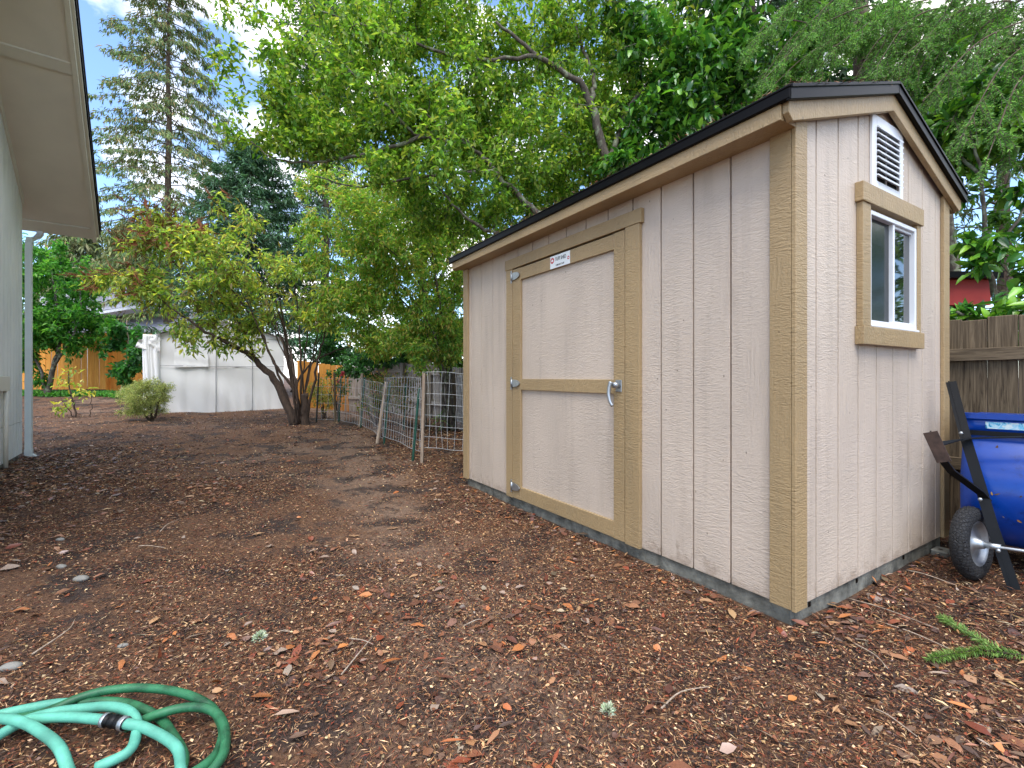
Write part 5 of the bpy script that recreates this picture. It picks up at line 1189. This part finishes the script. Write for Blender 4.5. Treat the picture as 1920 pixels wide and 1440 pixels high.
# the larger fallen leaves one by one, pieces of the ground
lm = []
for k in range(27):
    c_ = LEAFC[k % 9]; ml = plain('fallen_leaf_colour', lin(*c_), .38, 0, .35, 25) if k < 9 else lm[k % 9].materials[0]
    a = rng.uniform(-.05, .05); u_ = np.linspace(0, 1, 6); wv = np.sin(np.pi * u_ ** rng.uniform(.7, 1.0)) * rng.uniform(.15, .3) * rng.uniform(.75, 1.15, 6) + .004; cv = rng.uniform(-.03, .10); fo = rng.uniform(-.1, .22); tw_ = rng.uniform(-.3, .3)
    vs = []
    for t_, w_ in zip(u_, wv):
        zc = cv * (1 - (2 * t_ - 1) ** 2) + .03 * rng.normal(); vs += [(t_ - .5, w_ + a, zc + fo * w_ + tw_ * w_ * (t_ - .5)), (t_ - .5, a, zc), (t_ - .5, -w_ + a, zc + fo * w_ - tw_ * w_ * (t_ - .5))]
    fc = []
    for i_ in range(5):
        for j_ in range(2): fc.append([i_ * 3 + j_, i_ * 3 + j_ + 1, i_ * 3 + j_ + 4, i_ * 3 + j_ + 3])
    me = np_mesh('fallen_leaf', np.array(vs), [np.array(fc)], smooth=True); me.materials.append(ml); lm.append(me)
X, Y = scatter(4000, 1.15, 4.8, 1.2)
cl_ = np.sin(X * 2.1 + 1.7 * np.sin(Y * 1.9)) * np.sin(Y * 2.4 + X * .8) + .6 * np.sin(X * 6.3 + Y * 2) * np.sin(Y * 5.7 - X * 2.2)
keep = np.argsort(rng.uniform(size=len(X)) - .22 * cl_)[:290]
for i_ in keep:
    o = link('fallen_leaf', lm[rng.integers(27)], None, ground); s_ = rng.uniform(.03, .085); o.scale = (s_, s_ * rng.uniform(.8, 1.2), s_)
    o.location = (X[i_], Y[i_], zg1(X[i_], Y[i_]) + .01); o.rotation_euler = (rng.normal(0, .12), rng.normal(0, .12), rng.uniform(0, 6.28))

# pebbles, lichen tufts, twigs, fir sprig
def on_ground(x_, y_): 
    Y_ = F * (CZ + .025) / (y_ - HZ); p = px(x_, y_, Y_); p[2] = zg1(p[0], p[1]); return p
for (x_, y_, s_, lab) in ((20, 1263, .034, 'smooth grey pebble beside the orange leaves above the hose'), (152, 1100, .036, 'elongated grey pebble left of the yard path'), (115, 1075, .028, 'small flat stone just above the elongated pebble'), (113, 1023, .026, 'round grey stone farthest up the left yard'), (231, 1216, .018, 'small pale stone between the elongated pebble and the hose')):
    bm = bmesh.new(); bmesh.ops.create_icosphere(bm, subdivisions=3, radius=1)
    for v_ in bm.verts: v_.co *= 1 + .06 * math.sin(v_.co.x * 3 + x_) * math.cos(v_.co.y * 4)
    o = bm_obj('pebble', bm, M['stone'], None, True); p = on_ground(x_, y_); o.location = p + [0, 0, s_ * .25]; o.scale = (s_, s_ * .6, s_ * .45); o.rotation_euler = (0, 0, rng.uniform(-.3, .6)); tag(o, lab, 'stone', 'loose pebbles in the yard')
for (x_, y_, s_, lab) in ((487, 1196, .03, 'pale green lichen tuft in the middle of the yard'), (1140, 1330, .026, 'pale lichen tuft by the orange leaf at the bottom'), (825, 1094, .012, 'tiny lichen tuft near the shed door')):
    p = on_ground(x_, y_); n = 160; d = unit(rng.normal(size=(n, 3)) + [0, 0, .4])
    o = crown_obj('lichen_tuft', None, M['litter'], [(p + d * s_ * .3 + [0, 0, .008], d, unit(rng.normal(size=(n, 3))), s_ * rng.uniform(.4, .9, n), s_ * .25, dict(quads=True))], [palette(n, [(190, 200, 168), (208, 216, 190), (168, 184, 146)], .1)])
    tag(o, lab, 'lichen', 'lichen tufts on the ground')
TW = [((1590, 1120), (1760, 1185)), ((1660, 1170), (1780, 1222)), ((1600, 1205), (1665, 1260)), ((640, 1270), (700, 1200)), ((655, 1200), (700, 1216)), ((60, 1240), (140, 1180)), ((260, 1035), (310, 1040)), ((1240, 1330), (1330, 1290)), ((1700, 1070), (1790, 1100)), ((870, 1180), (905, 1170)), ((300, 1006), (335, 985)), ((1640, 1330), (1720, 1390))]
for k, (a_, b_) in enumerate(TW):
    A, B = on_ground(*a_), on_ground(*b_); mid_ = (A + B) / 2 + rng.normal(0, .012, 3); A[2] += .012; B[2] += .02; mid_[2] = (A[2] + B[2]) / 2 + .01
    t = Tubes(); t.add(smooth_path([A, mid_, B], 5), np.linspace(.0032, .0014, 11), 5); o = t.build('twig', M['stake_wood'], ground)
sg = tag(empty('fir_sprig'), 'broken green fir sprig lying on the ground at lower right', 'sprig')
P, D, U, L, Cc = [], [], [], [], []; T = Tubes()
for pts in ([(1925, 1240), (1880, 1232), (1830, 1205), (1790, 1180), (1768, 1166)], [(1890, 1235), (1840, 1230), (1790, 1236), (1745, 1246)]):
    p = smooth_path([on_ground(*k_) + [0, 0, .03] for k_ in pts], 30); T.add(p, np.linspace(.004, .0015, len(p)), 5, False); ax = unit(np.gradient(p, axis=0))
    i_ = rng.integers(6, len(p), 700); a_ = ax[i_]; r = unit(rng.normal(size=(700, 3)) * [1, 1, .6]); r = unit(r - a_ * np.sum(r * a_, 1, keepdims=True))
    P.append(p[i_] + rng.normal(0, .002, (700, 3))); D.append(unit(a_ * .6 + r)); U.append(unit(rng.normal(size=(700, 3)))); L.append(rng.uniform(.018, .03, 700)); Cc.append(palette(700, [(112, 146, 70), (92, 124, 58), (140, 168, 88)], .15))
T.build('stem', M['dark_bark'], sg)
P, D, U, L, Cc = np.vstack(P), np.vstack(D), np.vstack(U), np.concatenate(L), np.vstack(Cc)
crown_obj('needles', sg, M['needle'], [(P, D, U, L, np.full(len(L), .0036), dict(quads=True, fold=.05, curl=.1))], [Cc])
# needles caught along the shed roof edge
n = 700; ly = rng.uniform(-.04, SL, n); c_, s_ = math.cos(SH_RZ), math.sin(SH_RZ); lx = -OV + rng.uniform(-.006, .05, n); lz = rt(-OV) + .012 + (lx + OV) * SLOPE + rng.uniform(0, .012, n)
k_ = rng.choice(n, 160, replace=False); ly[k_] = -.045; lx[k_] = rng.uniform(-OV, PEAKX, 160); lz[k_] = rt(lx[k_]) + rng.uniform(.005, .018, 160)
pos = np.stack([1.163 + c_ * lx - s_ * ly, 1.93 + s_ * lx + c_ * ly, lz], -1)
rl = crown_obj('roof_litter', None, M['litter'], [(pos, unit(rng.normal(size=(n, 3)) * [1, 1, .45]), unit(rng.normal(size=(n, 3))), rng.uniform(.012, .035, n), .0025, dict(quads=True))], [palette(n, LIT, .2)])
tag(rl, 'dry needles caught along the shed roof edge', 'litter', kind='stuff')
